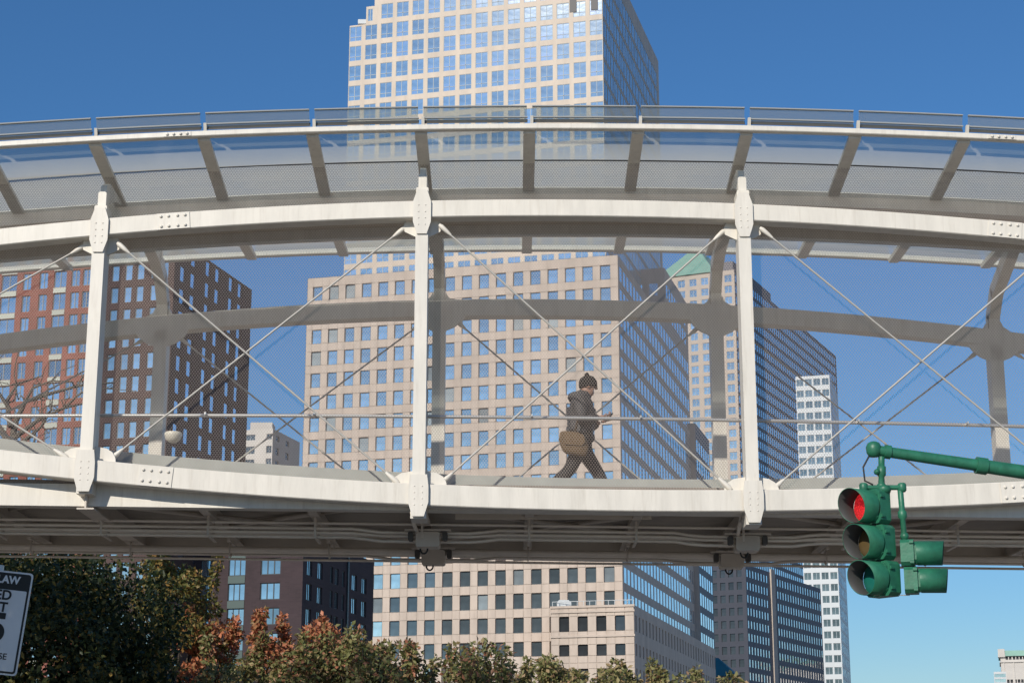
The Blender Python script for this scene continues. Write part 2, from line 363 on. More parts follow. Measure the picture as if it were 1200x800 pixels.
# deck
MB().sweep([(-.10, 0), (.10, 0), (.10, .26), (.04, .26), (.04, .03), (-.10, .03)], XS, 23.25, zEdge).build('edge_beam', 'white_paint', br)
MB().sweep([(-.10, -.08), (.10, -.08), (.10, .30), (-.10, .30)], XS, 26.98, zEdge).build('edge_beam', 'beige_paint', br)
MB().sweep([(-.01, 0), (.01, 0), (.01, .29), (-.01, .29)], XS, 23.14, lambda x: zEdge(x) + .0).build('fascia_plate', 'white_paint', br)
zFloor = lambda x: zEdge(x) + .38
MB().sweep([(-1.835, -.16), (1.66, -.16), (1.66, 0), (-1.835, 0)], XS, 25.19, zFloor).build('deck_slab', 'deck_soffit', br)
MB().sweep([(-.03, 0), (.03, 0), (.03, .36), (-.03, .36)], XS, 23.6, lambda x: max(zBot(x) + .37, zFloor(x) + .06) - .33).build('kerb_plate', 'kerb_panel', br)
MB().sweep([(-.03, 0), (.03, 0), (.03, .12), (-.03, .12)], XS, 26.8, zFloor).build('kerb_plate', 'kerb_panel', br)
# joists and cross beams below the deck
for i in range(int((XB - XA) / (BAY / 3)) + 1):
    x = PX[0] + (i) * BAY / 3
    if x > XB - .2: break
    big = i % 3 == 0
    b = MB()
    if big:
        b.prism([(-.11, 0), (.11, 0), (.11, .02), (.012, .02), (.012, .28), (-.012, .28), (-.012, .02), (-.11, .02)], 23.0, 27.0, (x, 0, zEdge(x) - .06))
        b.build('cross_beam', 'grey_paint', br)
    else:
        b.prism([(-.06, 0), (.06, 0), (.06, .015), (.01, .015), (.01, .2), (-.01, .2), (-.01, .015), (-.06, .015)], 23.52, 26.88, (x, 0, zEdge(x) + .02))
        b.build('joist', 'grey_paint', br)
# diagonal wind bracing under the deck
for k in range(NP - 1):
    x0, x1 = PX[k], PX[k + 1]
    for ya, yb in ((23.6, 26.7), (26.7, 23.6)):
        zz = zEdge((x0 + x1) / 2) + (.12 if ya < yb else .17)
        MB().tube([(x0 + .2, ya, zz), (x1 - .2, yb, zz)], .035, 6).build('wind_brace', 'grey_paint', br)
# conduits and service pipes under the deck
for j, (yy, dz, r) in enumerate([(24.0, -.05, .019), (24.15, -.098, .022), (24.2, -.150, .022), (24.25, -.202, .022), (25.95, -.155, .05), (26.45, -.155, .022), (26.6, -.205, .018), (24.9, -.06, .03)]):
    pts = []
    for x in np.linspace(XA, XB, 150):
        bump = 0
        if j in (1, 2, 3, 5):
            for xp in (PX[4], PX[5]):
                t = abs(x - xp - .05)
                if t < .95: bump = max(bump, min(1, (.95 - t) / .3))
        pts.append((x, yy, zEdge(x) + dz - .045 * bump * (1 if j % 2 else .7)))
    MB().tube(pts, r, 8).build('service_pipe', 'pipe_grey', br)
for k, xp in enumerate(PX):
    if k in (4, 5):
        for yy, s_ in ((24.2, 1.0), (25.95, 1.05)):
            jb = MB().cbox((xp + .07, yy, zEdge(xp) - .24), (.32 * s_, .3, .20), .02).build('junction_box', 'grey_paint', br)
            MB().box((xp + .07, yy, zEdge(xp) - .12), (.62, .34, .025)).build('lid', 'grey_paint', jb)
            for sx in (-.23, .23):
                MB().cbox((xp + .07 + sx, yy - .1, zEdge(xp) - .2), (.07, .1, .12), .015).build('cable_gland', 'dark_steel', jb)
            MB().tube([(xp + .02 + .05 * math.cos(a), yy - .1, zEdge(xp) - .36 + .07 * math.sin(a) * -1) for a in np.linspace(0, math.pi, 8)], .012, 6).build('cable_loop', 'cable_black', jb)
        MB().tube([(xp - .10, 23.3, zEdge(xp) + .05), (xp - .10, 23.6, zEdge(xp) - .1), (xp - .07, 24.0, zEdge(xp) - .14)], .025, 6).build('conduit_drop', 'pipe_grey', br)
    for dx in (1.43, 2.86, 0.0):
        x = xp + dx
        if x < XB - .3:
            hb = MB(); hb.box((x, 24.35, zEdge(x) - .06), (.05, .9, .03)); hb.box((x, 24.35, zEdge(x) - .235), (.04, .5, .02))
            for yy in (23.95, 24.42): hb.box((x, yy, zEdge(x) - .10), (.03, .02, .28))
            hb.build('pipe_hanger', 'grey_paint', br)
            hb = MB(); hb.box((x, 26.25, zEdge(x) - .05), (.05, 1.05, .03)); hb.tube([(x, 25.95 + .1 * math.cos(a), zEdge(x) - .16 + .1 * math.sin(a)) for a in np.linspace(0, 2 * math.pi, 13)], .012, 5)
            hb.build('pipe_hanger', 'grey_paint', br)
# solid web panel between two joists, as seen behind the bottom chord
MB().box((.55, 23.75, zEdge(.5) + .10), (2.6, .03, .2)).build('web_panel', 'beige_paint', br)

# near posts with node plates
def octa(w, h, wt, ht): return [(-wt / 2, -h / 2), (wt / 2, -h / 2), (w / 2, -h / 2 + ht), (w / 2, h / 2 - ht), (wt / 2, h / 2), (-wt / 2, h / 2), (-w / 2, h / 2 - ht), (-w / 2, -h / 2 + ht)]
for k, x in enumerate(PX):
    zb, zt = zBot(x), zTop(x)
    p = MB().cbox((x, 23.02, (zb - .1 + zt + .3) / 2), (.165, .30, zt + .4 - zb), .012).build('post', 'white_paint', br)
    MB().prism(octa(.24, .62, .13, .17), -.155, -.125, (x, 23.0, zt - .045)).build('node_plate', 'white_paint', p)
    MB().prism([(-.11, .22), (.11, .22), (.13, .06), (.13, -.14), (.075, -.32), (-.075, -.32), (-.13, -.14), (-.13, .06)], -.172, -.142, (x, 23.0, zb + .03)).build('node_plate', 'white_paint', p)
    MB().prism([(-.10, 0), (.10, 0), (.10, .32), (-.10, .32)], -.12, .30, (x, 23.0, zb - .31)).build('node_block', 'white_paint', p)
    for dz in (-.14, -.06, .02, .10):
        for dx in (-.05, .05):
            MB().lathe([(0, -.008), (.010, -.006), (.012, 0)], (x + dx, 22.83, zb + dz), (0, 1, 0), 6).build('bolt', 'white_paint', p)
    for dz in (-.18, -.09, 0, .09):
        for dx in (-.045, .045):
            MB().lathe([(0, -.008), (.010, -.006), (.012, 0)], (x + dx, 22.846, zt - .045 + dz), (0, 1, 0), 6).build('bolt', 'white_paint', p)
    # plug, and curved arm up and in to the rib
    MB().cbox((x, 23.0, zt + .36), (.11, .16, .3), .02).build('post_cap', 'white_paint', p)
    MB().prism([(22.95, zt + .42), (23.1, zt + .38), (23.55, zInn(x) - .16), (23.9, zInn(x) - .08), (23.9, zInn(x) - .02), (23.2, zInn(x) - .02), (23.0, zt + .62)], -.04, .04, (x, 0, 0), Matrix(((0, 1, 0), (1, 0, 0), (0, 0, 1)))).build('roof_bracket', 'white_paint', p)
    # rounded ears that take the rods
    for sx in (-1, 1):
        ear = [(0, -.22)] + [(sx * (.09 + .25 * math.sin(a)), -.02 + .27 * -math.cos(a) if a < 0 else .22 - .25 * (1 - math.cos(a - 0))) for a in np.linspace(.1, math.pi / 2, 7)]
        ear = [(sx * .05, .0), (sx * .36, .0), (sx * .35, .07), (sx * .31, .14), (sx * .23, .19), (sx * .05, .22)]
        MB().prism(ear, -.02, .02, (x, 23.02, zb + .11)).build('gusset_plate', 'white_paint', br)
        ear = [(sx * .05, -.36), (sx * .12, -.33), (sx * .24, -.27), (sx * .25, -.17), (sx * .21, -.10), (sx * .05, -.10)]
        MB().prism(ear, -.02, .02, (x, 23.05, zt)).build('gusset_plate', 'white_paint', br)
# far posts, lower gussets and curved roof arms
PF = [-1.13 + 4.3 * k for k in range(-4, 4)]
for k, x in enumerate(PF):
    zb, zt = zBot(x) - .08, zFarT(x)
    p = MB().cbox((x, D2, (zb + zt) / 2), (.20, .26, zt - zb), .012).build('post', 'white_paint', br)
    pts = [(x, D2, zt), (x, D2 - .05, zt + .35), (x, D2 - .35, zt + .68), (x, D2 - .85, zt + .86), (x, 25.6, zFarE(x) - .10)]
    a = MB()
    for i in range(4):
        q0, q1 = Vector(pts[i]), Vector(pts[i + 1]); d = (q1 - q0).normalized(); n = Vector((0, -d.z, d.y))
        hw = .085
        vs = []
        for q in (q0 - d * .02, q1 + d * .02):
            for sx in (-hw, hw):
                for sn in (-.1, .1): vs.append(q + Vector((sx, 0, 0)) + n * sn)
        a.add(vs, [(0, 1, 3, 2), (4, 6, 7, 5), (0, 4, 5, 1), (2, 3, 7, 6), (0, 2, 6, 4), (1, 5, 7, 3)])
    a.build('roof_arm', 'white_paint', br)
    gp = [(-.36, -.12)] + [(-.36 + .05 * i, -.12 - .18 * math.sin(math.pi * i / 14.4)) for i in range(1, 14)] + [(.36, -.12)]
    MB().prism([(-.42, -.1), (-.36, -.2), (-.24, -.3), (-.1, -.36), (.1, -.36), (.24, -.3), (.36, -.2), (.42, -.1)], -.03, .03, (x, D2 - .1, zt)).build('gusset_plate', 'white_paint', br)
    for sx in (-1, 1):
        MB().prism([(sx * .05, 0), (sx * .36, 0), (sx * .34, .12), (sx * .24, .22), (sx * .05, .25)], -.02, .02, (x, D2, zb + .13)).build('gusset_plate', 'white_paint', br)
        # small curved knees where the post meets the chord above
        MB().prism([(sx * .09, .12), (sx * .24, .12), (sx * .14, .18), (sx * .1, .27)], -.1, .1, (x, D2, zt)).build('knee_plate', 'white_paint', br)
# crossed tie rods
def rod(p0, p1, r):
    o = MB().tube([p0, p1], r, 8).build('tie_rod', 'rod_paint', br)
    p0, p1 = Vector(p0), Vector(p1); d = (p1 - p0).normalized()
    for q, s_ in ((p0, 1), (p1, -1)):
        MB().tube([q - d * s_ * .06, q - d * s_ * .02, q + d * s_ * .08, q + d * s_ * .16], [.022, .036, .03, .016], 8).build('clevis', 'white_paint', o)
for i in range(NP - 1):
    a, b = PX[i], PX[i + 1]
    rod((a + .27, 22.98, zTop(a) - .23), (b - .31, 22.98, zBot(b) + .20), .0135)
    rod((b - .27, 23.06, zTop(b) - .23), (a + .31, 23.06, zBot(a) + .20), .0135)
    a, b = PF[i], PF[i + 1]
    rod((a + .30, D2 - .04, zFarT(a) - .22), (b - .28, D2 - .04, zBot(b) + .18), .0135)
    rod((b - .30, D2 + .04, zFarT(b) - .22), (a + .28, D2 + .04, zBot(a) + .18), .0135)
# bolted splices
def splice(x, z, y, w_, h_, cols, rows, slope):
    M = Matrix.Rotation(-slope, 3, 'Y')
    s_ = MB().box((x, y, z), (w_, .012, h_), M).build('splice_plate', 'white_paint', br)
    for c in cols:
        for r_ in rows:
            q = M @ Vector((c, -.006, r_)) + Vector((x, y, z))
            MB().lathe([(.020, 0), (.020, -.012), (.013, -.020), (0, -.021)], q, (0, 1, 0), 8).build('bolt', 'white_paint', s_)
sl_ = lambda f, x: math.atan((f(x + .1) - f(x - .1)) / .2)
for xx, f, h_ in ((P(203, 260, 22.88).x, zTop, .225), (P(1178, 272, 22.88).x, zTop, .225), (P(182, 559, 22.88).x, zBot, .265), (P(1193, 577, 22.88).x, zBot, .265)):
    splice(xx, f(xx), 22.874, .44, h_, (-.16, -.06, .06, .16), (-.07, .07), sl_(f, xx))
for xx in (P(207, 156, 22.2).x, P(1175, 157, 22.2).x):
    splice(xx, zEave(xx), 22.242, .36, .06, (-.13, -.045, .045, .13), (0.0,), sl_(zEave, xx))

# roof: eave beams, ribs, spine soffit, glass panes, glass upstand
MB().sweep(rsec(.11, .075, .01), XS, 22.3, zEave).build('eave_beam', 'white_paint', br)
MB().sweep(rsec(.11, .085, .01), XS, 27.0, zFarE).build('eave_beam', 'white_paint', br)
zMid = lambda x: (zInn(x) + zFarE(x)) / 2
MB().sweep([(-.70, -.04), (.70, -.04), (.70, .05), (-.70, .05)], XS, 24.85, lambda x: zInn(x) - .02).build('spine_soffit', 'beige_paint', br)
MB().sweep(rsec(.16, .22), XS, 24.12, lambda x: zInn(x) - .10).build('spine_beam', 'white_paint', br)
MB().sweep(rsec(.16, .22), XS, 25.6, lambda x: zInn(x) - .10).build('spine_beam', 'white_paint', br)
RX = [PX[0] + BAY / 3 * i for i in range(3 * NP - 2)]
def slab(pA, pB, wdt, dpt):          # rib between two points in the YZ plane
    q0, q1 = Vector(pA), Vector(pB); d = (q1 - q0).normalized(); n = Vector((0, -d.z, d.y)); vs = []
    for q in (q0, q1):
        for sx in (-wdt / 2, wdt / 2):
            for sn in (-dpt, 0): vs.append(q + Vector((sx, 0, 0)) + n * sn)
    return vs, [(0, 1, 3, 2), (4, 6, 7, 5), (0, 4, 5, 1), (2, 3, 7, 6), (0, 2, 6, 4), (1, 5, 7, 3)]
for x in RX:
    if x > XB - .1: continue
    r_ = MB(); r_.add(*slab((x, 22.34, zEave(x) - .022), (x, 24.05, zInn(x) - .005), .16, .05)); r_.build('roof_rib', 'white_paint', br)
    r_ = MB(); r_.add(*slab((x, 25.68, zInn(x) - .02), (x, 26.95, zFarE(x) - .03), .15, .07)); r_.build('roof_rib', 'white_paint', br)
    # little white fin standing on the eave at each pane joint
    MB().prism([(22.25, .03), (22.32, .03), (22.26, .13), (22.21, .13)], -.02, .02, (x + .03, 0, zEave(x)), Matrix(((0, 1, 0), (1, 0, 0), (0, 0, 1)))).build('joint_fin', 'white_paint', br)
for i in range(len(RX) - 1):
    a, b = RX[i] + .025, RX[i + 1] - .025
    if b > XB: continue
    def pane(yA, zA, yB, zB, th, nm, mt, ins=0.0, par=br):
        vs = []; n = 4
        for t in range(n + 1):
            x = a + ins + (b - a - 2 * ins) * t / n
            vs += [(x, yA, zA(x)), (x, yB, zB(x)), (x, yB, zB(x) + th), (x, yA, zA(x) + th)]
        fs = [(4 * t + k, 4 * t + (k + 1) % 4, 4 * t + 4 + (k + 1) % 4, 4 * t + 4 + k) for t in range(n) for k in range(4)]
        fs += [(3, 2, 1, 0), (4 * n, 4 * n + 1, 4 * n + 2, 4 * n + 3)]
        mb_ = MB().add(vs, fs)
        if mt.startswith('roof_glass'): mb_.m = [1 if i_ % 4 or i_ >= 4 * n else 0 for i_ in range(len(fs))]; mt = [mt, 'upstand_glass']
        return mb_.build(nm, mt, par)
    pane(22.37, lambda x: zEave(x) - .02, 24.03, lambda x: zInn(x) + .0, .012, 'glass_pane', 'roof_glass_near')
    pane(25.7, lambda x: zInn(x) + .0, 26.93, lambda x: zFarE(x) - .015, .012, 'glass_pane', 'roof_glass_far')
    u = pane(22.27, lambda x: zEave(x) + .06, 22.19, lambda x: zEave(x) + .245, .008, 'upstand_pane', 'edge_glass', .01)
    pane(22.17, lambda x: zEave(x) + .245, 22.21, lambda x: zEave(x) + .245, .016, 'top_rail', 'bar_grey', .01, u)
    pane(22.235, lambda x: zEave(x) + .115, 22.265, lambda x: zEave(x) + .115, .018, 'mid_rail', 'bar_grey', .0, u)
    pane(22.26, lambda x: zEave(x) + .05, 22.30, lambda x: zEave(x) + .105, .01, 'gutter_strip', 'dark_steel', .0, u)
    pane(27.03, lambda x: zFarE(x) + .06, 27.11, lambda x: zFarE(x) + .22, .008, 'upstand_pane', 'edge_glass', .01)

# handrail on the near side and on the far side
hr = MB().tube([(x, 23.36, zRail(x)) for x in XS], .024, 8).build('handrail', 'steel', br)
for x in np.arange(XA + .7, XB, 1.43):
    MB().box((x, 23.26, zRail(x) - .01), (.02, .2, .03)).build('bracket', 'steel', hr)
# woven wire screen behind the near truss: every strand is geometry
cw, ch, tw = .037, .026, .0054
nx = int((XB - XA) / (cw / 2)); nz = int(5.0 / ch); 
ii = np.arange(nx + 1); xx = XA + ii * cw / 2
par = (ii % 2) * 2 - 1
zz = 5.36 + np.arange(nz)[:, None] * ch + par[None, :] * (ch * .36) * (np.where(np.arange(nz) % 2, 1, -1)[:, None])
V = np.zeros((nz, nx + 1, 2, 3), np.float32)
V[..., 0] = xx[None, :, None]; V[:, :, 0, 2] = zz - tw / 2; V[:, :, 1, 2] = zz + tw / 2
V[:, :, 0, 1] = 23.19; V[:, :, 1, 1] = 23.187
idx = np.arange(nz * (nx + 1) * 2).reshape(nz, nx + 1, 2)
F = np.stack([idx[:, :-1, 0], idx[:, 1:, 0], idx[:, 1:, 1], idx[:, :-1, 1]], -1)
zc = zz[:, :-1]; xc = xx[:-1]
zTopM = np.array([P_.z for P_ in [P(600, 172, 23.19)]])[0]
ztm = np.array([zEave(x) - .14 for x in xc]); zbm = np.array([max(zEdge(x) + .26, 5.3) for x in xc])
keep = (zc < ztm[None, :]) & (zc > zbm[None, :])
F = F[keep]
def np_mesh(name, V, F, mats):
    me = bpy.data.meshes.new(name); n = len(V); k = F.shape[1]
    me.vertices.add(n); me.vertices.foreach_set("co", np.ascontiguousarray(V, np.float32).ravel())
    me.loops.add(F.size); me.loops.foreach_set("vertex_index", np.ascontiguousarray(F, np.int32).ravel())
    me.polygons.add(len(F)); me.polygons.foreach_set("loop_start", np.arange(0, F.size, k, dtype=np.int32))
    me.polygons.foreach_set("loop_total", np.full(len(F), k, np.int32)) if bpy.app.version < (4, 1) else None
    for m in mats: me.materials.append(MATS[m])
    me.update(calc_edges=True); me.validate(); return me
link('mesh_screen', np_mesh('mesh_screen', V.reshape(-1, 3), F, ['mesh_wire']), br, kind='stuff')
MB().sweep(rsec(.016, .016), XS, 23.19, lambda x: zEave(x) - .135).build('screen_trim', 'dark_steel', br)
# wall lamp on a far post
def lamp(x, y, z, s_=1.0):
    l = MB().lathe([(0, -.10 * s_), (.06 * s_, -.095 * s_), (.11 * s_, -.05 * s_), (.13 * s_, 0), (.135 * s_, .045 * s_), (.12 * s_, .06 * s_), (0, .065 * s_)], (x, y, z), (0, 0, 1), 18).build('wall_lamp', 'lamp_shell', br)
    MB().box((x - .06 * s_, y + .1, z + .03), (.12 * s_, .1, .06)).build('lamp_arm', 'beige_paint', l)
q = P(203, 511, 26.85); lamp(q.x, q.y, q.z, 1.0)
# piers at both ends carry the bridge
for xp in (XA + .6, XB - .6):
    for yy in (23.6, 26.7):
        MB().tube([(xp, yy, 0), (xp, yy, zEdge(xp) - .05)], [.28, .24], 16).build('pier', 'pale_concrete', br)

# ================================================================== PERSON ON THE BRIDGE
def skin_mesh(name, verts, edges, radii, mname, sub=2, root=0):
    me = bpy.data.meshes.new(name); me.from_pydata(verts, edges, []); o = bpy.data.objects.new(name, me); COL.objects.link(o)
    sk = o.modifiers.new("s", 'SKIN'); sk.use_smooth_shade = True
    for i, r in enumerate(radii):
        me.skin_vertices[0].data[i].radius = r if isinstance(r, tuple) else (r, r)
    me.skin_vertices[0].data[root].use_root = True
    ss = o.modifiers.new("d", 'SUBSURF'); ss.levels = sub; ss.render_levels = sub
    bpy.context.view_layer.update()
    dg = bpy.context.evaluated_depsgraph_get(); m2 = bpy.data.meshes.new_from_object(o.evaluated_get(dg))
    bpy.data.objects.remove(o); m2.materials.clear(); m2.materials.append(MATS[mname])
    for p_ in m2.polygons: p_.use_smooth = True
    m2.name = name; return m2
def join_meshes(name, ms, mname):
    bm = bmesh.new()
    for m in ms: bm.from_mesh(m)
    me = bpy.data.meshes.new(name); bm.to_mesh(me); bm.free(); me.materials.append(MATS[mname])
    for p_ in me.polygons: p_.use_smooth = True
    return me
px_ = P(681, 560, 25.1).x
per = thing('person', 'person in dark hooded jacket and knit cap walking right along the bridge deck', 'person', (px_, 25.1, zFloor(px_)))
HIPR, HIPL = (0, -.10, .92), (0, .10, .92)
KR, AR, TR = (-.13, -.10, .50), (-.46, -.10, .17), (-.37, -.10, .05)
KL, AL, TL = (.20, .10, .50), (.36, .10, .085), (.53, .10, .04)
SHR, ELR, WRR = (.0, -.20, 1.43), (.0, -.27, 1.13), (.22, -.17, 1.21)
SHL, ELL, WLL = (.0, .20, 1.43), (.03, .26, 1.13), (.24, .12, 1.20)
bv = [(0, 0, .96), (.01, 0, 1.15), (.02, 0, 1.36), (.05, 0, 1.51), (.085, 0, 1.58), (.10, 0, 1.66), (.105, 0, 1.73),
      SHR, ELR, WRR, SHL, ELL, WLL, HIPR, KR, AR, TR, HIPL, KL, AL, TL, (.145, 0, 1.60)]
be = [(0, 1), (1, 2), (2, 3), (3, 4), (4, 5), (5, 6), (2, 7), (7, 8), (8, 9), (2, 10), (10, 11), (11, 12), (0, 13), (13, 14), (14, 15), (15, 16), (0, 17), (17, 18), (18, 19), (19, 20), (4, 21)]
brd = [.13, .12, .13, .055, .07, .088, .075, .06, .045, .03, .06, .045, .03, .085, .06, .042, .035, .085, .06, .042, .035, .05]
body = [skin_mesh('b', bv, be, brd, 'skin')]
# nose, ears
nb = MB(); nb.lathe([(.02, 0), (.016, .018), (.006, .032), (0, .034)], (.178, 0, 1.645), (1, 0, -.3), 8)
for sy in (-1, 1): nb.lathe([(.012, 0), (.024, .008), (.018, .018), (0, .02)], (.095, sy * .083, 1.645), (0, sy, 0), 8)
body.append(nb.mesh('n', 'skin'))
def hand(wr, sy):
    ms = []; w0 = Vector(wr); pal = w0 + Vector((.075, -sy * .015, .012))
    ms.append(skin_mesh('h', [w0, w0 + Vector((.04, -sy * .01, .006)), pal], [(0, 1), (1, 2)], [(.028, .022), (.036, .018), (.036, .017)], 'skin', 1))
    for i, ln in enumerate((.036, .042, .039, .030)):
        b = pal + Vector((.005, sy * (-.03 + .02 * i), .004)); 
        ms.append(skin_mesh('f', [b, b + Vector((ln, 0, .012)), b + Vector((ln + .012, -sy * .012, .038)), b + Vector((ln - .006, -sy * .02, .056))], [(0, 1), (1, 2), (2, 3)], [.0095, .009, .0085, .0075], 'skin', 1))
    t = w0 + Vector((.03, -sy * .03, .01))
    ms.append(skin_mesh('t', [t, t + Vector((.03, -sy * .02, .02)), t + Vector((.055, -sy * .01, .042))], [(0, 1), (1, 2)], [.012, .011, .009], 'skin', 1))
    return ms
body += hand(WRR, -1) + hand(WLL, 1)
link('body', join_meshes('body', body, 'skin'), per)
# jacket: torso to the hip, sleeves, raised hood collar
jv = [(-.01, 0, .86), (0, 0, 1.0), (.0, 0, 1.18), (.01, 0, 1.36), (.02, 0, 1.46), (.0, 0, 1.54), SHR, (-.005, -.25, 1.3), ELR, (.12, -.235, 1.165), (.20, -.18, 1.205),
      SHL, (.005, .25, 1.3), ELL, (.13, .2, 1.16), (.22, .13, 1.195), (-.06, 0, 1.55)]
je = [(0, 1), (1, 2), (2, 3), (3, 4), (4, 5), (3, 6), (6, 7), (7, 8), (8, 9), (9, 10), (3, 11), (11, 12), (12, 13), (13, 14), (14, 15), (5, 16)]
jr = [(.20, .21), (.185, .20), (.165, .19), (.17, .19), (.12, .15), (.105, .12), .10, .085, .085, .08, .068, .10, .085, .085, .08, .068, (.09, .10)]
link('jacket', skin_mesh('jacket', jv, je, jr, 'jacket', root=2), per)
hd = MB(); hd.lathe([(.085, -.02), (.13, .0), (.145, .05), (.125, .10), (.10, .11)], (-.005, 0, 1.475), (-.12, 0, 1), 18); hd.build('hood', 'jacket', per)
tv = [(0, 0, .95), HIPR, (-.055, -.10, .70), KR, (-.30, -.10, .32), AR, HIPL, (.085, .10, .70), KL, (.285, .10, .28), AL]
te = [(0, 1), (1, 2), (2, 3), (3, 4), (4, 5), (0, 6), (6, 7), (7, 8), (8, 9), (9, 10)]
link('trousers', skin_mesh('trousers', tv, te, [.13, .115, .10, .085, .08, .07, .115, .10, .085, .08, .075], 'trousers'), per)
for A_, T_ in ((AR, TR), (AL, TL)):
    A_, T_ = Vector(A_), Vector(T_); h_ = A_ + Vector((-.04, 0, -.035))
    link('boot', skin_mesh('boot', [A_ + Vector((0, 0, .07)), A_, h_.lerp(T_, .35), T_ + Vector((.03, 0, .0))], [(0, 1), (1, 2), (2, 3)], [.055, .055, (.05, .045), (.045, .032)], 'boot', 1, 1), per)
cp = MB(); cp.lathe([(.104, -.05), (.110, -.045), (.112, .0), (.108, .04), (.085, .085), (.05, .112), (.0, .12)], (.092, 0, 1.70), (-.08, 0, 1), 20)
cap_ = cp.build('knit_cap', 'knit', per)
MB().lathe([(0, -.03), (.024, -.018), (.03, 0), (.024, .018), (0, .03)], (.08, 0, 1.835), (0, 0, 1), 12).build('bobble', 'knit', cap_)
per.scale = (1.2, 1.15, 1.045)
# shoulder bag and phone
bag = thing('shoulder_bag', 'slouchy brown canvas bag hanging at the hip of the walking person', 'bag', (px_ - .11, 24.82, zFloor(px_) + .86))
bm = bmesh.new(); bmesh.ops.create_icosphere(bm, subdivisions=3, radius=1)
for v in bm.verts:
    c = v.co; sx = 1 if c.x > 0 else -1
    c.x = .20 * sx * abs(c.x) ** .6; c.y = .085 * (1 if c.y > 0 else -1) * abs(c.y) ** .7; c.z = .17 * (1 if c.z > 0 else -1) * abs(c.z) ** .7
    c.z += -.04 * (c.x / .23) ** 1 * 1.0; c.x -= .25 * (c.z) * .4
    c += Vector((math.sin(c.z * 40 + c.x * 17), math.cos(c.x * 37), math.sin(c.x * 29 + 1))) * .007
me = bpy.data.meshes.new('pouch'); bm.to_mesh(me); bm.free(); me.materials.append(MATS['bag_canvas'])
for p_ in me.polygons: p_.use_smooth = True
link('pouch', me, bag)
fl = MB(); fl.prism([(-.17, .135), (.13, .11), (.16, .0), (.10, -.05), (-.12, -.03), (-.18, .03)], -.102, -.088); fl.build('flap', 'bag_canvas', bag)
MB().tube([(.02, -.03, .16), (.06, -.05, .34), (.10, -.03, .50), (.15, .08, .66)], .016, 6).build('strap', 'strap_brown', bag)
ph = MB(); ph.cbox((0, 0, 0), (.012, .075, .15), .004, Matrix.Rotation(math.radians(40), 3, 'Y'))
ph.build('phone', 'visor_black', label='small dark phone held up in front of the walking person', cat='phone').location = (px_ + .41, 25.06, zFloor(px_) + 1.29)

# ================================================================== TRAFFIC SIGNAL
DT = 18.0
T0 = P(1024, 527, DT)
tipz = T0.z
pole_x = 8.4
sig = thing('traffic_signal', 'green traffic signal on mast arm with red lens lit, hanging right of bridge centre', 'traffic signal', (pole_x, DT + .1, 0))
def off(v): return Vector(v) - Vector((pole_x, DT + .1, 0))
a_end = P(1200, 553, DT + .08); dirA = (a_end - T0); pole_top = T0 + dirA * ((pole_x - T0.x) / dirA.x)
j = T0 + dirA * .70
MB().tube([off(T0), off(T0 + dirA * .12), off(j)], [.054, .056, .062], 14).build('mast_arm', 'signal_green', sig)
MB().tube([off(j), off(pole_top)], [.070, .095], 14).build('mast_arm', 'signal_green', sig)
MB().tube([off(j - dirA * .02), off(j + dirA * .05)], .088, 14).build('arm_clamp', 'signal_green', sig)
MB().lathe([(0, -.075), (.05, -.07), (.075, -.03), (.08, .03), (.06, .07), (.03, .085), (.0, .09)], off(T0), (0, 0, 1), 14).build('end_fitting', 'signal_green', sig)
MB().tube([off(T0 + dirA * .07), off(T0 + dirA * .11)], .072, 14).build('arm_clamp', 'signal_green', sig)
MB().tube([off((pole_x, DT + .1, 0)), off((pole_x, DT + .1, .5)), off((pole_x, DT + .1, pole_top.z + .6))], [.16, .13, .09], 16).build('pole', 'signal_green', sig)
MB().lathe([(.24, 0), (.24, .1), (.17, .35), (.15, .5)], off((pole_x, DT + .1, 0)), (0, 0, 1), 16).build('pole_base', 'signal_green', sig)
# hanger under the arm
h0 = P(1033, 535, DT); h1 = P(1033, 571, DT)
hg = MB().tube([off(h0), off(h0.lerp(h1, .3)), off(h0.lerp(h1, .32)), off(h0.lerp(h1, .6)), off(h0.lerp(h1, .65)), off(h1)], [.032, .032, .045, .045, .03, .036], 10).build('hanger', 'signal_green', sig)
MB().lathe([(0, -.03), (.03, -.02), (.03, .02), (0, .03)], off(h0.lerp(h1, .5) + Vector((-.05, -.02, 0))), (0, 1, 0), 8).build('hanger_lug', 'signal_green', hg)
MB().tube([off(T0 + Vector((-.05, 0, -.06))), off(T0 + Vector((-.12, -.02, -.18))), off(T0 + Vector((-.11, -.02, -.32))), off(T0 + Vector((-.03, -.02, -.36)))], .010, 6).build('feed_cable', 'cable_black', sig)
c0 = P(1012, 571, DT); c1 = P(1057, 571, DT)
cr = MB().tube([off(c0), off(c1)], .026, 10).build('cross_bracket', 'signal_green', sig)
for q in (c0, P(1033, 571, DT), c1):
    MB().lathe([(.032, -.045), (.045, -.03), (.045, .03), (.032, .045), (0, .046)], off(q), (0, 0, 1), 10).build('fitting', 'signal_green', cr)
MB().lathe([(0, -.046), (.06, -.04), (.075, 0), (.06, .035), (0, .04)], off(P(1036, 573, DT)), (0, 0, 1), 12).build('fitting', 'signal_green', cr)
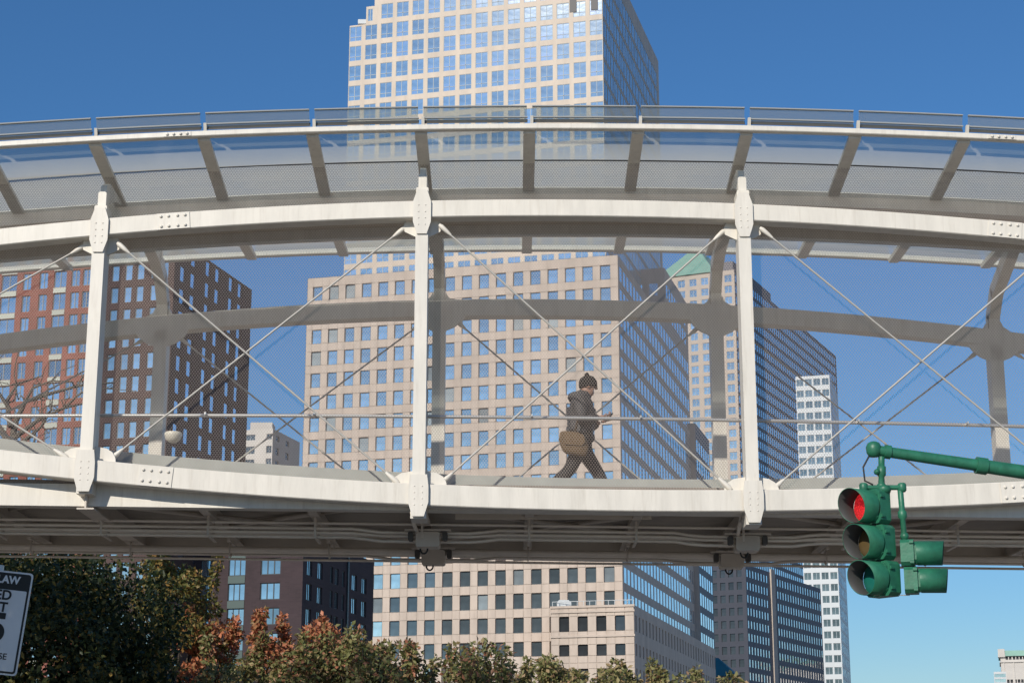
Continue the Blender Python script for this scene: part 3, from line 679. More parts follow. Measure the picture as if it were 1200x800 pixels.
# signal heads
def head(cx, cy, ztop, n, ax, pitch, w_, lens, vlen, vr, depth=.16, full=False):
    ax = Vector(ax).normalized(); ang = math.atan2(ax.x, -ax.y)           # local -y -> ax
    M = Matrix.Rotation(ang, 3, 'Z')
    hd_ = MB()
    cx0 = cx
    for i in range(n):
        zc_ = ztop - pitch * (i + .5); cx = cx0 + .085 * (ztop - zc_)
        hd_.cbox((cx, cy, zc_), (w_, depth, pitch - .012), .035, M)
        hd_.cbox(Vector((cx, cy, zc_)) + M @ Vector((0, -depth / 2 - .012, 0)), (w_ - .05, .024, pitch - .05), .04, M)
    ho = hd_.build('signal_head', 'signal_green', sig)
    for i in range(n):
        zc_ = ztop - pitch * (i + .5); cx = cx0 + .085 * (ztop - zc_)
        for sx in (-1, 1):
            for dz in (-.1, .1):
                q = Vector((cx, cy, zc_ + dz)) + M @ Vector((sx * (w_ / 2 + .008), -depth * .35, 0))
                MB().cbox(q, (.022, .04, .035), .006, M).build('hinge', 'signal_green', ho)
        f0 = Vector((cx, cy, zc_)) + M @ Vector((0, -depth / 2 - .024, 0))
        MB().lathe([(vr * .93, .004), (vr * .8, .02), (vr * .5, .034), (0, .04)], f0, ax, 24).build('lens', lens[i], ho)
        # tunnel visor: shell, longer on top, cut away below
        ns = 36; vs = []; fs = []; mi = []
        lat = Vector((-ax.y, ax.x, 0)); up = Vector((0, 0, 1))
        for k in range(ns + 1):
            t = math.radians(-82 + 344 * k / ns)                     # open gap at the bottom
            s_ = math.sin(t); L_ = vlen * ((.9 + .1 * (s_ + 1) / 2) if full else (.66 + .34 * (s_ + 1) / 2))
            for rr in (vr, vr - .006):
                dv = (lat * math.cos(t) + up * s_) * rr
                vs.append(f0 + dv); vs.append(f0 + dv + ax * L_ + up * (-.03 * L_))
        for k in range(ns):
            b = k * 4; c_ = b + 4
            fs += [(b, b + 1, c_ + 1, c_), (b + 2, c_ + 2, c_ + 3, b + 3), (b + 1, b + 3, c_ + 3, c_ + 1)]; mi += [0, 1, 0]
        v = MB(); v.add([off(q) for q in vs], fs, 0, True); v.m = mi
        # vertices are already relative to the pole
        v.build('visor', ['signal_green', 'visor_inner'], ho)
    return ho
# heads are built in world space, then shifted below the pole's empty
hA = P(1024, 573, DT); hAb = P(1024, 699, DT)
n0 = len(bpy.data.objects)
def shifted(fn):
    before = set(bpy.data.objects)
    fn()
    for o in set(bpy.data.objects) - before:
        if o.name.split('.')[0] in ('signal_head', 'hinge', 'lens'):
            o.data.transform(Matrix.Translation(-Vector((pole_x, DT + .1, 0))))
pitchA = (hA.z - hAb.z) / 3
shifted(lambda: head(hA.x - .02, DT + .06, hA.z, 3, (-.78, -.62, 0), pitchA, .32, ['lens_red', 'lens_amber', 'lens_green'], .27, .172))
hB = P(1062, 632, DT); hBb = P(1064, 696, DT)
shifted(lambda: head(hB.x, DT + .02, hB.z, 2, (.965, -.26, 0), (hB.z - hBb.z) / 2, .24, ['lens_green', 'lens_amber'], .27, .122, .13, full=True))
q0, q1 = P(1055, 573, DT), P(1060, 632, DT)
MB().tube([off(q0), off(q0.lerp(q1, .42)), off(q0.lerp(q1, .45)), off(q0.lerp(q1, .56)), off(q0.lerp(q1, .6)), off(q1)], [.03, .03, .046, .046, .028, .03], 10).build('drop_pipe', 'signal_green', sig)
MB().lathe([(0, -.045), (.035, -.03), (.045, 0), (.035, .03), (0, .045)], off(P(1060, 628, DT)), (0, 0, 1), 12).build('fitting', 'signal_green', cr)
MB().tube([off(P(1024, 697, DT)), off(P(1066, 697, DT))], .005, 5).build('stay_wire', 'steel', sig)

# ================================================================== SPEED LIMIT SIGN
DS = 16.0
sr = P(30, 727, DS); SW, SH = .64, .90
sgn = thing('speed_limit_sign', 'grey white speed limit sign leaning on its post at the left edge', 'sign', (sr.x - SW / 2, DS + .06, 0))
sgz = sr.z; lean = math.radians(6.0)
MS = Matrix.Rotation(lean, 3, 'Y')
def srel(x, y, z): return MS @ Vector((x, y, z)) + Vector((0, 0, sgz))
def plate(wd, hg_, y0, y1, r_, nm, mt, cx=0, cz=0):
    o_ = []
    for sx, sz, a0 in ((1, 1, 0), (-1, 1, 90), (-1, -1, 180), (1, -1, 270)):
        for a in (0, 30, 60, 90):
            t = math.radians(a0 + a); o_.append((cx + sx * (wd / 2 - r_) + r_ * math.cos(t), cz + sz * (hg_ / 2 - r_) + r_ * math.sin(t)))
    MB().prism(o_, y0, y1, (0, 0, sgz), MS).build(nm, mt, sgn)
plate(SW, SH, -.062, -.058, .03, 'face_plate', 'sign_white')
plate(SW - .03, SH - .03, -.0635, -.0622, .025, 'border', 'sign_black')
plate(SW - .066, SH - .066 - .13, -.0665, -.0640, .012, 'panel', 'sign_white', 0, -.065)
def text(body_, size, x, z, mt, nm, bold=0.0):
    cu = bpy.data.curves.new('t', 'FONT'); cu.body = body_; cu.size = size; cu.align_x = 'CENTER'; cu.align_y = 'CENTER'; cu.offset = bold; cu.extrude = .0006
    o_ = bpy.data.objects.new('t', cu); COL.objects.link(o_); bpy.context.view_layer.update()
    me = bpy.data.meshes.new_from_object(o_.evaluated_get(bpy.context.evaluated_depsgraph_get())); bpy.data.objects.remove(o_)
    me.transform(Matrix.Translation((0, 0, 0)) @ Matrix.Rotation(math.pi / 2, 4, 'X'))
    me.transform(Matrix.Translation((x, -.0685, z))); me.transform(MS.to_4x4()); me.transform(Matrix.Translation((0, 0, sgz)))
    me.materials.clear(); me.materials.append(MATS[mt]); link(nm, me, sgn)
text('NYC LAW', .092, 0, .372, 'sign_white', 'lettering', .0035)
text('SPEED', .118, 0, .235, 'sign_black', 'lettering', .0035)
text('LIMIT', .118, 0, .128, 'sign_black', 'lettering', .0035)
text('25', .34, -.01, -.06, 'sign_black', 'lettering', .012)
text('UNLESS', .062, 0, -.225, 'sign_black', 'lettering', .001)
text('OTHERWISE', .076, 0, -.295, 'sign_black', 'lettering', .001)
text('POSTED', .062, 0, -.365, 'sign_black', 'lettering', .001)
MB().tube([(0, 0, 0), (0, 0, sgz - .6), srel(0, 0, .5)], .03, 10).build('post', 'galvanised', sgn)
MB().box((0, -.03, sgz + .2), (.1, .06, .04)).build('clip', 'galvanised', sgn)
MB().box((0, -.03, sgz - .25), (.1, .06, .04)).build('clip', 'galvanised', sgn)

# ================================================================== BUILDINGS
WM = {}
def win_mesh(w_, h_, glass, bar, nv=1, tr=None, fr=.06):
    key = (round(w_, 3), round(h_, 3), glass, bar, nv, tr)
    if key in WM: return WM[key]
    m = MB(); m.add([(-w_ / 2, 0, -h_ / 2), (w_ / 2, 0, -h_ / 2), (w_ / 2, 0, h_ / 2), (-w_ / 2, 0, h_ / 2)], [(0, 1, 2, 3)], 0)
    def bar_(x0, x1, z0, z1): m.add([(x0, -.05, z0), (x1, -.05, z0), (x1, -.05, z1), (x0, -.05, z1), (x0, 0, z0), (x1, 0, z0), (x1, 0, z1), (x0, 0, z1)], [(0, 1, 2, 3), (0, 4, 5, 1), (1, 5, 6, 2), (2, 6, 7, 3), (3, 7, 4, 0)], 1)
    bar_(-w_ / 2, -w_ / 2 + fr, -h_ / 2, h_ / 2); bar_(w_ / 2 - fr, w_ / 2, -h_ / 2, h_ / 2)
    bar_(-w_ / 2 + fr, w_ / 2 - fr, -h_ / 2, -h_ / 2 + fr); bar_(-w_ / 2 + fr, w_ / 2 - fr, h_ / 2 - fr, h_ / 2)
    for i in range(1, nv):
        x = -w_ / 2 + w_ * i / nv; bar_(x - fr * .6, x + fr * .6, -h_ / 2 + fr, h_ / 2 - fr)
    if tr:
        z = -h_ / 2 + h_ * tr; bar_(-w_ / 2 + fr, w_ / 2 - fr, z - fr * .6, z + fr * .6)
    WM[key] = m.mesh('window', [glass, bar]); return WM[key]
def facade(par, o, d, s0, s1, z0, z1, cols, rows, wall, glass='glass_blue', bar='bar_dark', nv=1, tr=None, depth=.3, joint=0.0, single=None, wname='window', gfun=None, fr=.06, clname='cladding', skip=None):
    """wall with real openings; d runs to the right seen from outside. cols/rows: (centre, size)."""
    d = Vector((d[0], d[1])).normalized(); n = Vector((d.y, -d.x)); o = Vector((o[0], o[1]))
    ang = math.atan2(d.y, d.x)
    cs = sorted((c - w_ / 2, c + w_ / 2) for c, w_ in cols if c - w_ / 2 > s0 and c + w_ / 2 < s1)
    rs = sorted((c - h_ / 2, c + h_ / 2) for c, h_ in rows if c - h_ / 2 > z0 and c + h_ / 2 < z1)
    sb = [s0] + [e for c in cs for e in c] + [s1]; zb = [z0] + [e for r_ in rs for e in r_] + [z1]
    # mid joints in wide piers are left to the stone pattern
    W_ = MB()
    pt = lambda s, z, k: (o.x + d.x * s + n.x * k, o.y + d.y * s + n.y * k, z)
    bulk = MB(); nb = 0
    for a in range(len(sb) - 1):
        for b in range(len(zb) - 1):
            A, B, Cc, Dd = sb[a], sb[a + 1], zb[b], zb[b + 1]
            if B - A < 1e-4 or Dd - Cc < 1e-4: continue
            win = (a % 2 == 1 and b % 2 == 1)
            if win and skip and skip((A + B) / 2, (Cc + Dd) / 2): win = False
            if not win:
                if joint > 0:
                    h = joint / 2
                    W_.add([pt(A + h, Cc + h, 0), pt(B - h, Cc + h, 0), pt(B - h, Dd - h, 0), pt(A + h, Dd - h, 0)], [(0, 1, 2, 3)])
                    W_.add([pt(A, Cc, -.08), pt(B, Cc, -.08), pt(B, Dd, -.08), pt(A, Dd, -.08)], [(0, 1, 2, 3)])
                else: W_.add([pt(A, Cc, 0), pt(B, Cc, 0), pt(B, Dd, 0), pt(A, Dd, 0)], [(0, 1, 2, 3)])
            else:
                W_.add([pt(A, Cc, 0), pt(B, Cc, 0), pt(B, Dd, 0), pt(A, Dd, 0), pt(A, Cc, -depth), pt(B, Cc, -depth), pt(B, Dd, -depth), pt(A, Dd, -depth)],
                       [(0, 4, 5, 1), (1, 5, 6, 2), (2, 6, 7, 3), (3, 7, 4, 0)])
                gl = gfun((A + B) / 2, (Cc + Dd) / 2) if gfun else glass
                me = win_mesh(B - A, Dd - Cc, gl, bar, nv, tr, fr)
                c = pt((A + B) / 2, (Cc + Dd) / 2, -depth + .03)
                if single and single((A + B) / 2, (Cc + Dd) / 2):
                    wo_ = link(wname, me, par); wo_.location = c; wo_.rotation_euler = (0, 0, ang + random.uniform(-.004, .004))
                else:
                    nb += 1; M = Matrix.Translation(c) @ Matrix.Rotation(ang + random.uniform(-.004, .004), 4, 'Z')
                    mi0 = 0
                    bulk.add([M @ v.co for v in me.vertices][:4], [(0, 1, 2, 3)], 0)
                    if nv > 1 or tr:
                        vv = [M @ v.co for v in me.vertices]; base = len(bulk.v); bulk.v += [tuple(v) for v in vv]
                        for p_ in list(me.polygons)[1:]:
                            bulk.f.append(tuple(i + base for i in p_.vertices)); bulk.m.append(1); bulk.sm.append(False)
    W_.build(clname, wall, par)
    if nb: bulk.build(wname + '_rows', [glass, bar], par, kind='stuff')
def shell(par, o, dF, dW, s0, s1, w0, w1, z0, z1, wall, roofm='roof_membrane', roof='roof'):
    """plain back and left walls plus a roof with a parapet for the block s0..s1 x w0..w1"""
    o = Vector((o[0], o[1])); dF = Vector(dF); dW = Vector(dW)
    q = lambda s, w_, z: (*(o + dF * s + dW * w_), z)
    m = MB(); m.add([q(s0, w0, z0), q(s0, w1, z0), q(s0, w1, z1), q(s0, w0, z1)], [(0, 1, 2, 3)]); m.add([q(s0, w1, z0), q(s1, w1, z0), q(s1, w1, z1), q(s0, w1, z1)], [(0, 1, 2, 3)])
    m.build('rear_wall', wall, par)
    e = .5
    m = MB(); m.add([q(s0, w0, z1), q(s1, w0, z1), q(s1, w1, z1), q(s0, w1, z1), q(s0 + e, w0 + e, z1), q(s1 - e, w0 + e, z1), q(s1 - e, w1 - e, z1), q(s0 + e, w1 - e, z1),
                     q(s0 + e, w0 + e, z1 - .9), q(s1 - e, w0 + e, z1 - .9), q(s1 - e, w1 - e, z1 - .9), q(s0 + e, w1 - e, z1 - .9)],
                    [(0, 1, 5, 4), (1, 2, 6, 5), (2, 3, 7, 6), (3, 0, 4, 7), (4, 5, 9, 8), (5, 6, 10, 9), (6, 7, 11, 10), (7, 4, 8, 11), (8, 9, 10, 11)])
    m.build(roof, wall, par)
def along(o, d, s): return Vector((o[0], o[1])) + Vector(d) * s
def frange(a, b, st):
    r_ = []; x = a
    while (x <= b + 1e-6) if st > 0 else (x >= b - 1e-6): r_.append(x); x += st
    return r_
def vis(o, d):                       # pixel position of a point of a facade
    def f(s, z):
        q = along(o, d, s); X, Y, Z = q.x, q.y, z - EYE
        zc_ = Y * math.cos(PITCH) + Z * math.sin(PITCH); yc = -Y * math.sin(PITCH) + Z * math.cos(PITCH)
        return 600 + FPX * X / zc_, 400 - FPX * yc / zc_
    return f
def inview(f, extra=None):
    def g_(s, z):
        x, y = f(s, z)
        if not (-5 < x < 1205 and -8 < y < 806): return False
        return extra(x, y) if extra else True
    return g_

# ---- the big stone office tower
FR, WR = axes(1175)
C = P(727, 500, 300).xy
ot = thing('office_tower', 'tall beige stone office tower with grid of square blue windows behind the bridge', 'tower', (0, 0, 0))
cols = [(-(2.28 + 3.125 * k), 1.78) for k in range(18)]
rows = [(91.5 - 4.03 * k, 2.55) for k in range(21)]
f = vis(C, FR)
facade(ot, C, FR, -57.4, 0, 0, 94.5, cols, rows, 'stone', 'glass_blue', 'bar_grey', depth=.35, joint=.10,
       single=inview(f, lambda x, y: not (598 < y < 660) and not (y > 650 and x < 434) and y < 790 and not (x > 648 and y > 722)),
       gfun=lambda s, z: 'glass_blind' if random.random() < .07 else ('glass_clear' if z < 41 and s > -42 and not (z > 37 and s < -38) else 'glass_blue'), fr=.07)
cw_ = [(2.3 + 3.1 * k, 2.15) for k in range(24)]
facade(ot, C, WR, 0, 75.5, 0, 94.5, cw_, rows, 'stone', 'glass_side', 'bar_dark', depth=.05, wname='side_window')
shell(ot, C, FR, WR, -57.4, 0, 0, 75.5, 0, 94.5, 'stone')
# taller block at the back of the right side
C1 = along(C, WR, 47.5)
facade(ot, C1, FR, -30, 0, 94.5, 106, [(-(2.3 + 3.1 * k), 1.7) for k in range(9)], [(97.5, 2.5), (101.6, 2.5)], 'stone', 'glass_side', wname='side_window', depth=.05)
facade(ot, C1, WR, 0, 28, 94.5, 106, [(2.3 + 3.1 * k, 1.9) for k in range(8)], [(97.5, 2.7), (101.6, 2.7)], 'stone', 'glass_side', wname='side_window', depth=.05)
shell(ot, C1, FR, WR, -30, 0, 0, 28, 94.5, 106, 'stone')
# rear wing whose end shows past the corner
C2 = along(along(C, WR, 75.6), FR, 1.0)
zr = hit(822, 505, C2, WR)[1]; sr_ = hit(836, 700, C2, WR)[0]
facade(ot, C2, FR, -30, 0, 0, zr, [], [], 'stone', 'glass_side')
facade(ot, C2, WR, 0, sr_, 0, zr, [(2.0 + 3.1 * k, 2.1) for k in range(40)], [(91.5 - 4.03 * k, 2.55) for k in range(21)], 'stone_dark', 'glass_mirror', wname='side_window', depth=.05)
shell(ot, C2, FR, WR, -30, 0, 0, sr_, 0, zr, 'stone')
# upper tower, set back, larger glazing
C3 = along(C, WR, 12.5)
ucol = [(-(5.97 + 3.19 * k), 2.42) for k in range(16)]
urow = [(131.0 + 4.12 * k, 3.1) for k in range(-8, 5)]
f3 = vis(C3, FR)
facade(ot, C3, FR, -55.1, -4.7, 94.5, 149.3, ucol, urow, 'stone_top', 'glass_bright', 'bar_white', nv=2, tr=.28, depth=.12, wname='glazed_bay',
       single=inview(f3, lambda x, y: True), fr=.09, gfun=lambda s, z: 'glass_bright')
s2 = hit(429, 25, C3, FR)[0]; s3 = hit(439, 10, C3, FR)[0]; z2 = hit(432, 8, C3, FR)[1]
facade(ot, C3, FR, s2, s3, 149.3, z2, [((s2 + s3) / 2, (s3 - s2) * .6)], [((149.3 + z2) / 2, (z2 - 149.3) * .7)], 'stone_top', 'glass_bright', 'bar_white', nv=2, depth=.12, wname='glazed_bay', single=inview(f3), fr=.09)
facade(ot, C3, FR, s3, -4.7, 149.3, 161.5, [c for c in ucol if c[0] > s3 + 1.3], [(151.6, 3.1), (155.75, 3.1), (159.7, 2.9)], 'stone_top', 'glass_bright', 'bar_white', nv=2, tr=.28, depth=.12, wname='glazed_bay', single=inview(f3), fr=.09)
for px0, px1, py in ((667.5, 675.5, 15), (692.5, 700.5, 12)):
    sa, sb_ = hit(px0, 5, C3, FR)[0], hit(px1, 5, C3, FR)[0]; za = hit(px0, py, C3, FR)[1]
    qa, qb = along(C3, FR, sa), along(C3, FR, sb_); nn = Vector((FR.y, -FR.x)) * .06
    m = MB(); m.add([(*(qa + nn), za), (*(qb + nn), za), (*(qb + nn), 158), (*(qa + nn), 158), (*(qa - nn * 6), za), (*(qb - nn * 6), za), (*(qb - nn * 6), 158), (*(qa - nn * 6), 158)],
                     [(0, 1, 2, 3), (0, 4, 5, 1), (1, 5, 6, 2), (2, 6, 7, 3), (3, 7, 4, 0)]); m.build('louvre_slot', 'slot_dark', ot)
C3r = along(C3, FR, -4.7)
facade(ot, C3r, WR, 0, 60.5, 94.5, 161.5, [(2.0 + 3.19 * k, 2.8) for k in range(18)], [(131.0 + 4.12 * k, 3.5) for k in range(-8, 8)], 'stone_top', 'glass_mirror', 'bar_white', nv=2, depth=.04, wname='side_window', fr=.1)
shell(ot, C3, FR, WR, -55.1, -4.7, 0, 60.5, 94.5, 149.3, 'stone_top')
shell(ot, C3, FR, WR, s2, s3, 0, 60.4, 149.3, z2, 'stone_top')
shell(ot, C3, FR, WR, s3, -4.7, 0, 60.5, 149.3, 161.5, 'stone_top')
m = MB(); q = along(along(C3, FR, -51.5), WR, 1.0); m.box((q.x, q.y, 150.0), (4.2, 1.2, .9)); m.build('roof_unit', 'white_panel', ot)

# ---- podium block in front of its right corner
CP = P(743, 720, 287).xy
pod = thing('podium_block', 'low beige stone block with small square windows at foot of office tower', 'building', (0, 0, 0))
zp = hit(743, 708, CP, FR)[1]; sp0 = hit(645.5, 730, CP, FR)[0]
pc = [(hit(x, 730, CP, FR)[0], 1.6) for x in (661, 682.8, 704.6, 726.5)]
zr1 = hit(700, 730, CP, FR)[1]; zr2 = hit(700, 761, CP, FR)[1]; zr3 = hit(700, 790, CP, FR)[1]
fP = vis(CP, FR)
facade(pod, CP, FR, sp0, 0, zr2 - 2.0, zr2 + 2.2, pc, [(zr2, 1.75)], 'stone', 'glass_deep', 'bar_dark', depth=.35, joint=.10, single=inview(fP))
facade(pod, CP, FR, sp0, 0, zr2 + 2.2, zp, pc, [(zr1, 2.35)], 'stone', 'glass_deep', 'bar_dark', depth=.4, joint=.10, single=inview(fP))
facade(pod, CP, FR, sp0, 0, 0, zr2 - 2.0, pc, [(zr3, 1.9), (zr3 - 4.4, 1.9), (zr3 - 8.8, 1.9)], 'stone', 'glass_deep', 'bar_dark', depth=.35, joint=.10)
for zz_, hh in ((zr2 + 2.2, .35), (zp - .9, .3), (zp - .1, .35)):           # string courses
    q0, q1 = along(CP, FR, sp0 - .1), along(CP, FR, .12); n = Vector((FR.y, -FR.x)) * .18
    m = MB(); m.add([(*(q0), zz_ - hh / 2), (*(q1), zz_ - hh / 2), (*(q1), zz_ + hh / 2), (*(q0), zz_ + hh / 2), (*(q0 + n), zz_ - hh / 2), (*(q1 + n), zz_ - hh / 2), (*(q1 + n), zz_ + hh / 2), (*(q0 + n), zz_ + hh / 2)],
                    [(4, 5, 6, 7), (0, 1, 5, 4), (3, 7, 6, 2), (0, 4, 7, 3), (1, 2, 6, 5)]); m.build('string_course', 'stone', pod)
sp1 = hit(838, 760, CP, WR)[0]
facade(pod, CP, WR, 0, sp1, 0, zp, [(1.6 + 3.0 * k, 1.1) for k in range(int((sp1 - 2) / 3) + 1)], [(zr1, 2.5), (zr2, 1.9), (zr3, 1.9)], 'stone', 'glass_deep', 'bar_dark', depth=.4, wname='side_window')
shell(pod, CP, FR, WR, sp0, 0, 0, sp1, 0, zp, 'stone')
# railing and roof unit
for i in range(14):
    q = along(CP, FR, sp0 + .3 - i * (sp0 / 13.3)); MB().box((q.x, q.y + .6, zp + .35), (.08, .08, 1.0)).build('rail_post', 'white_panel', pod)
q0, q1 = along(CP, FR, sp0 + .3), along(CP, FR, -.2); MB().tube([(q0.x, q0.y + .6, zp + .85), (q1.x, q1.y + .6, zp + .85)], .05, 6).build('roof_rail', 'white_panel', pod)
q = along(CP, FR, sp0 + 2.2); MB().cbox((q.x, q.y + 2, zp + .55), (2.2, 1.6, 1.3), .35).build('roof_unit', 'white_panel', pod)
# lower terrace of the podium to the left
pt_ = thing('terrace_block', 'lowest beige stone terrace, left of podium, mostly behind shrub tops', 'building', (0, 0, 0))
CT = along(along(CP, FR, sp0), WR, .6); zt_ = hit(640, 768, CT, FR)[1]; st0 = hit(560, 780, CT, FR)[0]
facade(pt_, CT, FR, st0, -.02, 0, zt_, [(hit(x, 790, CT, FR)[0], 1.75) for x in (595.5, 617, 637.5)], [(hit(617, 791, CT, FR)[1], 2.3)], 'stone', 'glass_deep', 'bar_dark', depth=.35, joint=.1, single=inview(vis(CT, FR)))
shell(pt_, CT, FR, WR, st0, -.02, 0, 11, 0, zt_, 'stone')

# ---- slate coloured office block, right of centre
F2, W2 = axes(1740)
CS = P(874.5, 690, 560).xy
sb2 = thing('slate_office_block', 'dark slate office block with rows of bright narrow windows below the bridge', 'building', (0, 0, 0))
zs = hit(905, 671, CS, W2)[1]; ss1 = hit(962, 700, CS, W2)[0]
fl_ = 4.0 * 560 / 600
zrs = hit(874.5, 674.5, CS, W2)[1] 
rws = [(zs - 2.6 - 3.95 * k, 2.35) for k in range(14)]
facade(sb2, CS, F2, -34, 0, 0, zs, [(-(2.2 + 2.75 * k), 1.7) for k in range(11)], rws, 'stone_shaded_face', 'glass_deep', 'bar_dark', depth=.4, single=inview(vis(CS, F2), lambda x, y: x > 836 and y > 668), wname='window')
sst = hit(903, 700, CS, W2)[0]; ss_e = hit(907.5, 700, CS, W2)[0]
c_r = [(1.5 + 2.55 * k, 1.45) for k in range(int((ss1 - 1.5) / 2.55) + 1)]
facade(sb2, CS, W2, 0, ss1, 0, zs, [c for c in c_r if not (sst - .8 < c[0] < ss_e + .8)], rws, 'stone_dark', 'glass_mirror', 'bar_dark', depth=.15, wname='side_window')
qa, qb = along(CS, W2, sst), along(CS, W2, ss_e); nn = Vector((W2.y, -W2.x)) * .5
m = MB()
m.add([(*qa, 0), (*(qa + nn), 0), (*(qb + nn), 0), (*qb, 0), (*qa, zs + 1), (*(qa + nn), zs + 1), (*(qb + nn), zs + 1), (*qb, zs + 1)], [(0, 1, 5, 4), (1, 2, 6, 5), (2, 3, 7, 6), (4, 5, 6, 7)])
m.build('sun_streak_strip', 'stone_far', sb2)  # added strip: a streak of reflected sun, built as pale stone
shell(sb2, CS, F2, W2, -34, 0, 0, ss1, 0, zs, 'stone_dark')

# ---- white panelled tower with ribbon windows
CWt = P(974.5, 500, 690).xy
wt = thing('white_panel_tower', 'bright white panelled tower with dark ribbon windows seen through the mesh', 'tower', (0, 0, 0))
zw = hit(955, 440, CWt, FR)[1]; sw0 = hit(934.5, 500, CWt, FR)[0]; sw1 = hit(988, 600, CWt, WR)[0]
wp = abs(sw0) / 4
pr = (hit(955, 500, CWt, FR)[1] - hit(955, 513.2, CWt, FR)[1])
facade(wt, CWt, FR, sw0, 0, 0, zw, [(-(wp * (k + .5)), wp * .82) for k in range(6)], [(zw - 2.6 - pr * k, pr * .60) for k in range(int(zw / pr) - 1)], 'white_panel', 'glass_mid', 'bar_white', nv=2, depth=.3,
       single=inview(vis(CWt, FR), lambda x, y: y < 570 or y > 665), fr=.12)
facade(wt, CWt, WR, 0, sw1, 0, zw, [(2 + 3 * k, 2.6) for k in range(int(sw1 / 3))], [(zw - 2.6 - pr * k, pr * .75) for k in range(int(zw / pr) - 1)], 'white_panel', 'glass_side', 'bar_white', depth=.1, wname='side_window')
shell(wt, CWt, FR, WR, sw0, 0, 0, sw1, 0, zw, 'white_panel')

# ---- green roofed tower
F4, W4 = axes(1600)
CG = P(863, 400, 780).xy
gt = thing('green_roofed_tower', 'stone tower with pale green copper roof and dark long side, right of office tower', 'tower', (0, 0, 0))
zg = hit(835, 319, CG, F4)[1]; sg0 = hit(770, 350, CG, F4)[0]; sg1 = hit(981, 450, CG, W4)[0]
cp_ = abs(hit(849, 420, CG, F4)[0] - hit(863, 420, CG, F4)[0])
rp_ = abs(hit(840, 400, CG, F4)[1] - hit(840, 412.9, CG, F4)[1])
rwg = [(zg - rp_ * (k + .75), rp_ * .66) for k in range(int(zg / rp_) - 1)]
facade(gt, CG, F4, sg0, 0, 0, zg, [(-(cp_ * (k + .55)), cp_ * .62) for k in range(int(-sg0 / cp_))], rwg, 'stone_far', 'glass_blue', 'bar_white', nv=2, depth=.3, single=inview(vis(CG, F4), lambda x, y: x > 800 and y < 565), fr=.14)
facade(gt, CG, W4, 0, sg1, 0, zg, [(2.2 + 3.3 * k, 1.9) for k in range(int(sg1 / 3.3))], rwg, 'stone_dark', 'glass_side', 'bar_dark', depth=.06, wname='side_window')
shell(gt, CG, F4, W4, sg0, 0, 0, sg1, 0, zg, 'stone_far')
m = MB(); Q = lambda s, w_, z: (*(along(along(CG, F4, s), W4, w_)), z)
hh = 16
m.add([Q(sg0 - .8, -.8, zg + .1), Q(-9, -.8, zg + .1), Q(-9, 40, zg + .1), Q(sg0 - .8, 40, zg + .1), Q(sg0 + 12, 14, zg + hh), Q(-21, 14, zg + hh), Q(-21, 28, zg + hh), Q(sg0 + 12, 28, zg + hh)],
      [(0, 1, 5, 4), (1, 2, 6, 5), (2, 3, 7, 6), (3, 0, 4, 7), (4, 5, 6, 7), (0, 3, 2, 1)]); m.build('copper_roof', 'copper_green', gt)
m = MB(); m.add([Q(-8.5, 3, zg + .1), Q(-1.5, 3, zg + .1), Q(-1.5, sg1 * .35, zg + .1), Q(-8.5, sg1 * .35, zg + .1), Q(-8.5, 3, zg + 5), Q(-1.5, 3, zg + 5), Q(-1.5, sg1 * .35, zg + 5), Q(-8.5, sg1 * .35, zg + 5)],
      [(0, 1, 5, 4), (1, 2, 6, 5), (2, 3, 7, 6), (3, 0, 4, 7), (4, 5, 6, 7)]); m.build('plant_room', 'stone_dark', gt)

# ---- red brick apartment house
CR_ = P(113, 450, 188).xy
rb = thing('red_brick_apartments', 'sunlit red brick apartment house at the far left behind the mesh', 'building', (0, 0, 0))
zrb = hit(60, 262, CR_, FR)[1]; r0 = hit(-190, 400, CR_, FR)[0]
rpr = hit(60, 400, CR_, FR)[1] - hit(60, 426.2, CR_, FR)[1]
rr_ = [(hit(60, 328, CR_, FR)[1] - rpr * k + rpr * 2, 1.85) for k in range(0, 24)]
mk = lambda x: hit(x, 400, CR_, FR)[0]
sc = [(mk(x), 1.0) for x in (97.5, 84)] + [(mk(46.5), 1.0), (mk(27), 1.0)] + [(mk(x - 122), 1.0) for x in (97.5, 84, 46.5, 27)]
bays = [(mk(66), 1.5), (mk(6), 1.9), (mk(-57), 1.5), (mk(-118), 1.9)]
fR_ = vis(CR_, FR)
facade(rb, CR_, FR, r0, 0, 0, zrb, sc + bays, rr_, 'brick_red', 'glass_apartment', 'bar_grey', nv=2, depth=.2, single=inview(fR_, lambda x, y: 290 < y < 560), fr=.07)
for c, w_ in bays:                       # light spandrel panels between the bay windows
    for z, h_ in rr_:
        if 3 < z - rpr / 2 < zrb - 1:
            q = along(CR_, FR, c) + Vector((FR.y, -FR.x)) * .03
            MB().box((q.x, q.y, z - rpr / 2), (w_, .06, rpr - h_ - .1), Matrix.Rotation(math.atan2(FR.y, FR.x), 3, 'Z')).build('spandrel', 'light_spandrel', rb)
facade(rb, CR_, WR, 0, 16, 0, zrb, [(2 + 3 * k, 1.0) for k in range(5)], rr_, 'brick_red', 'glass_apartment', wname='side_window')
shell(rb, CR_, FR, WR, r0, 0, 0, 16, 0, zrb, 'brick_red')

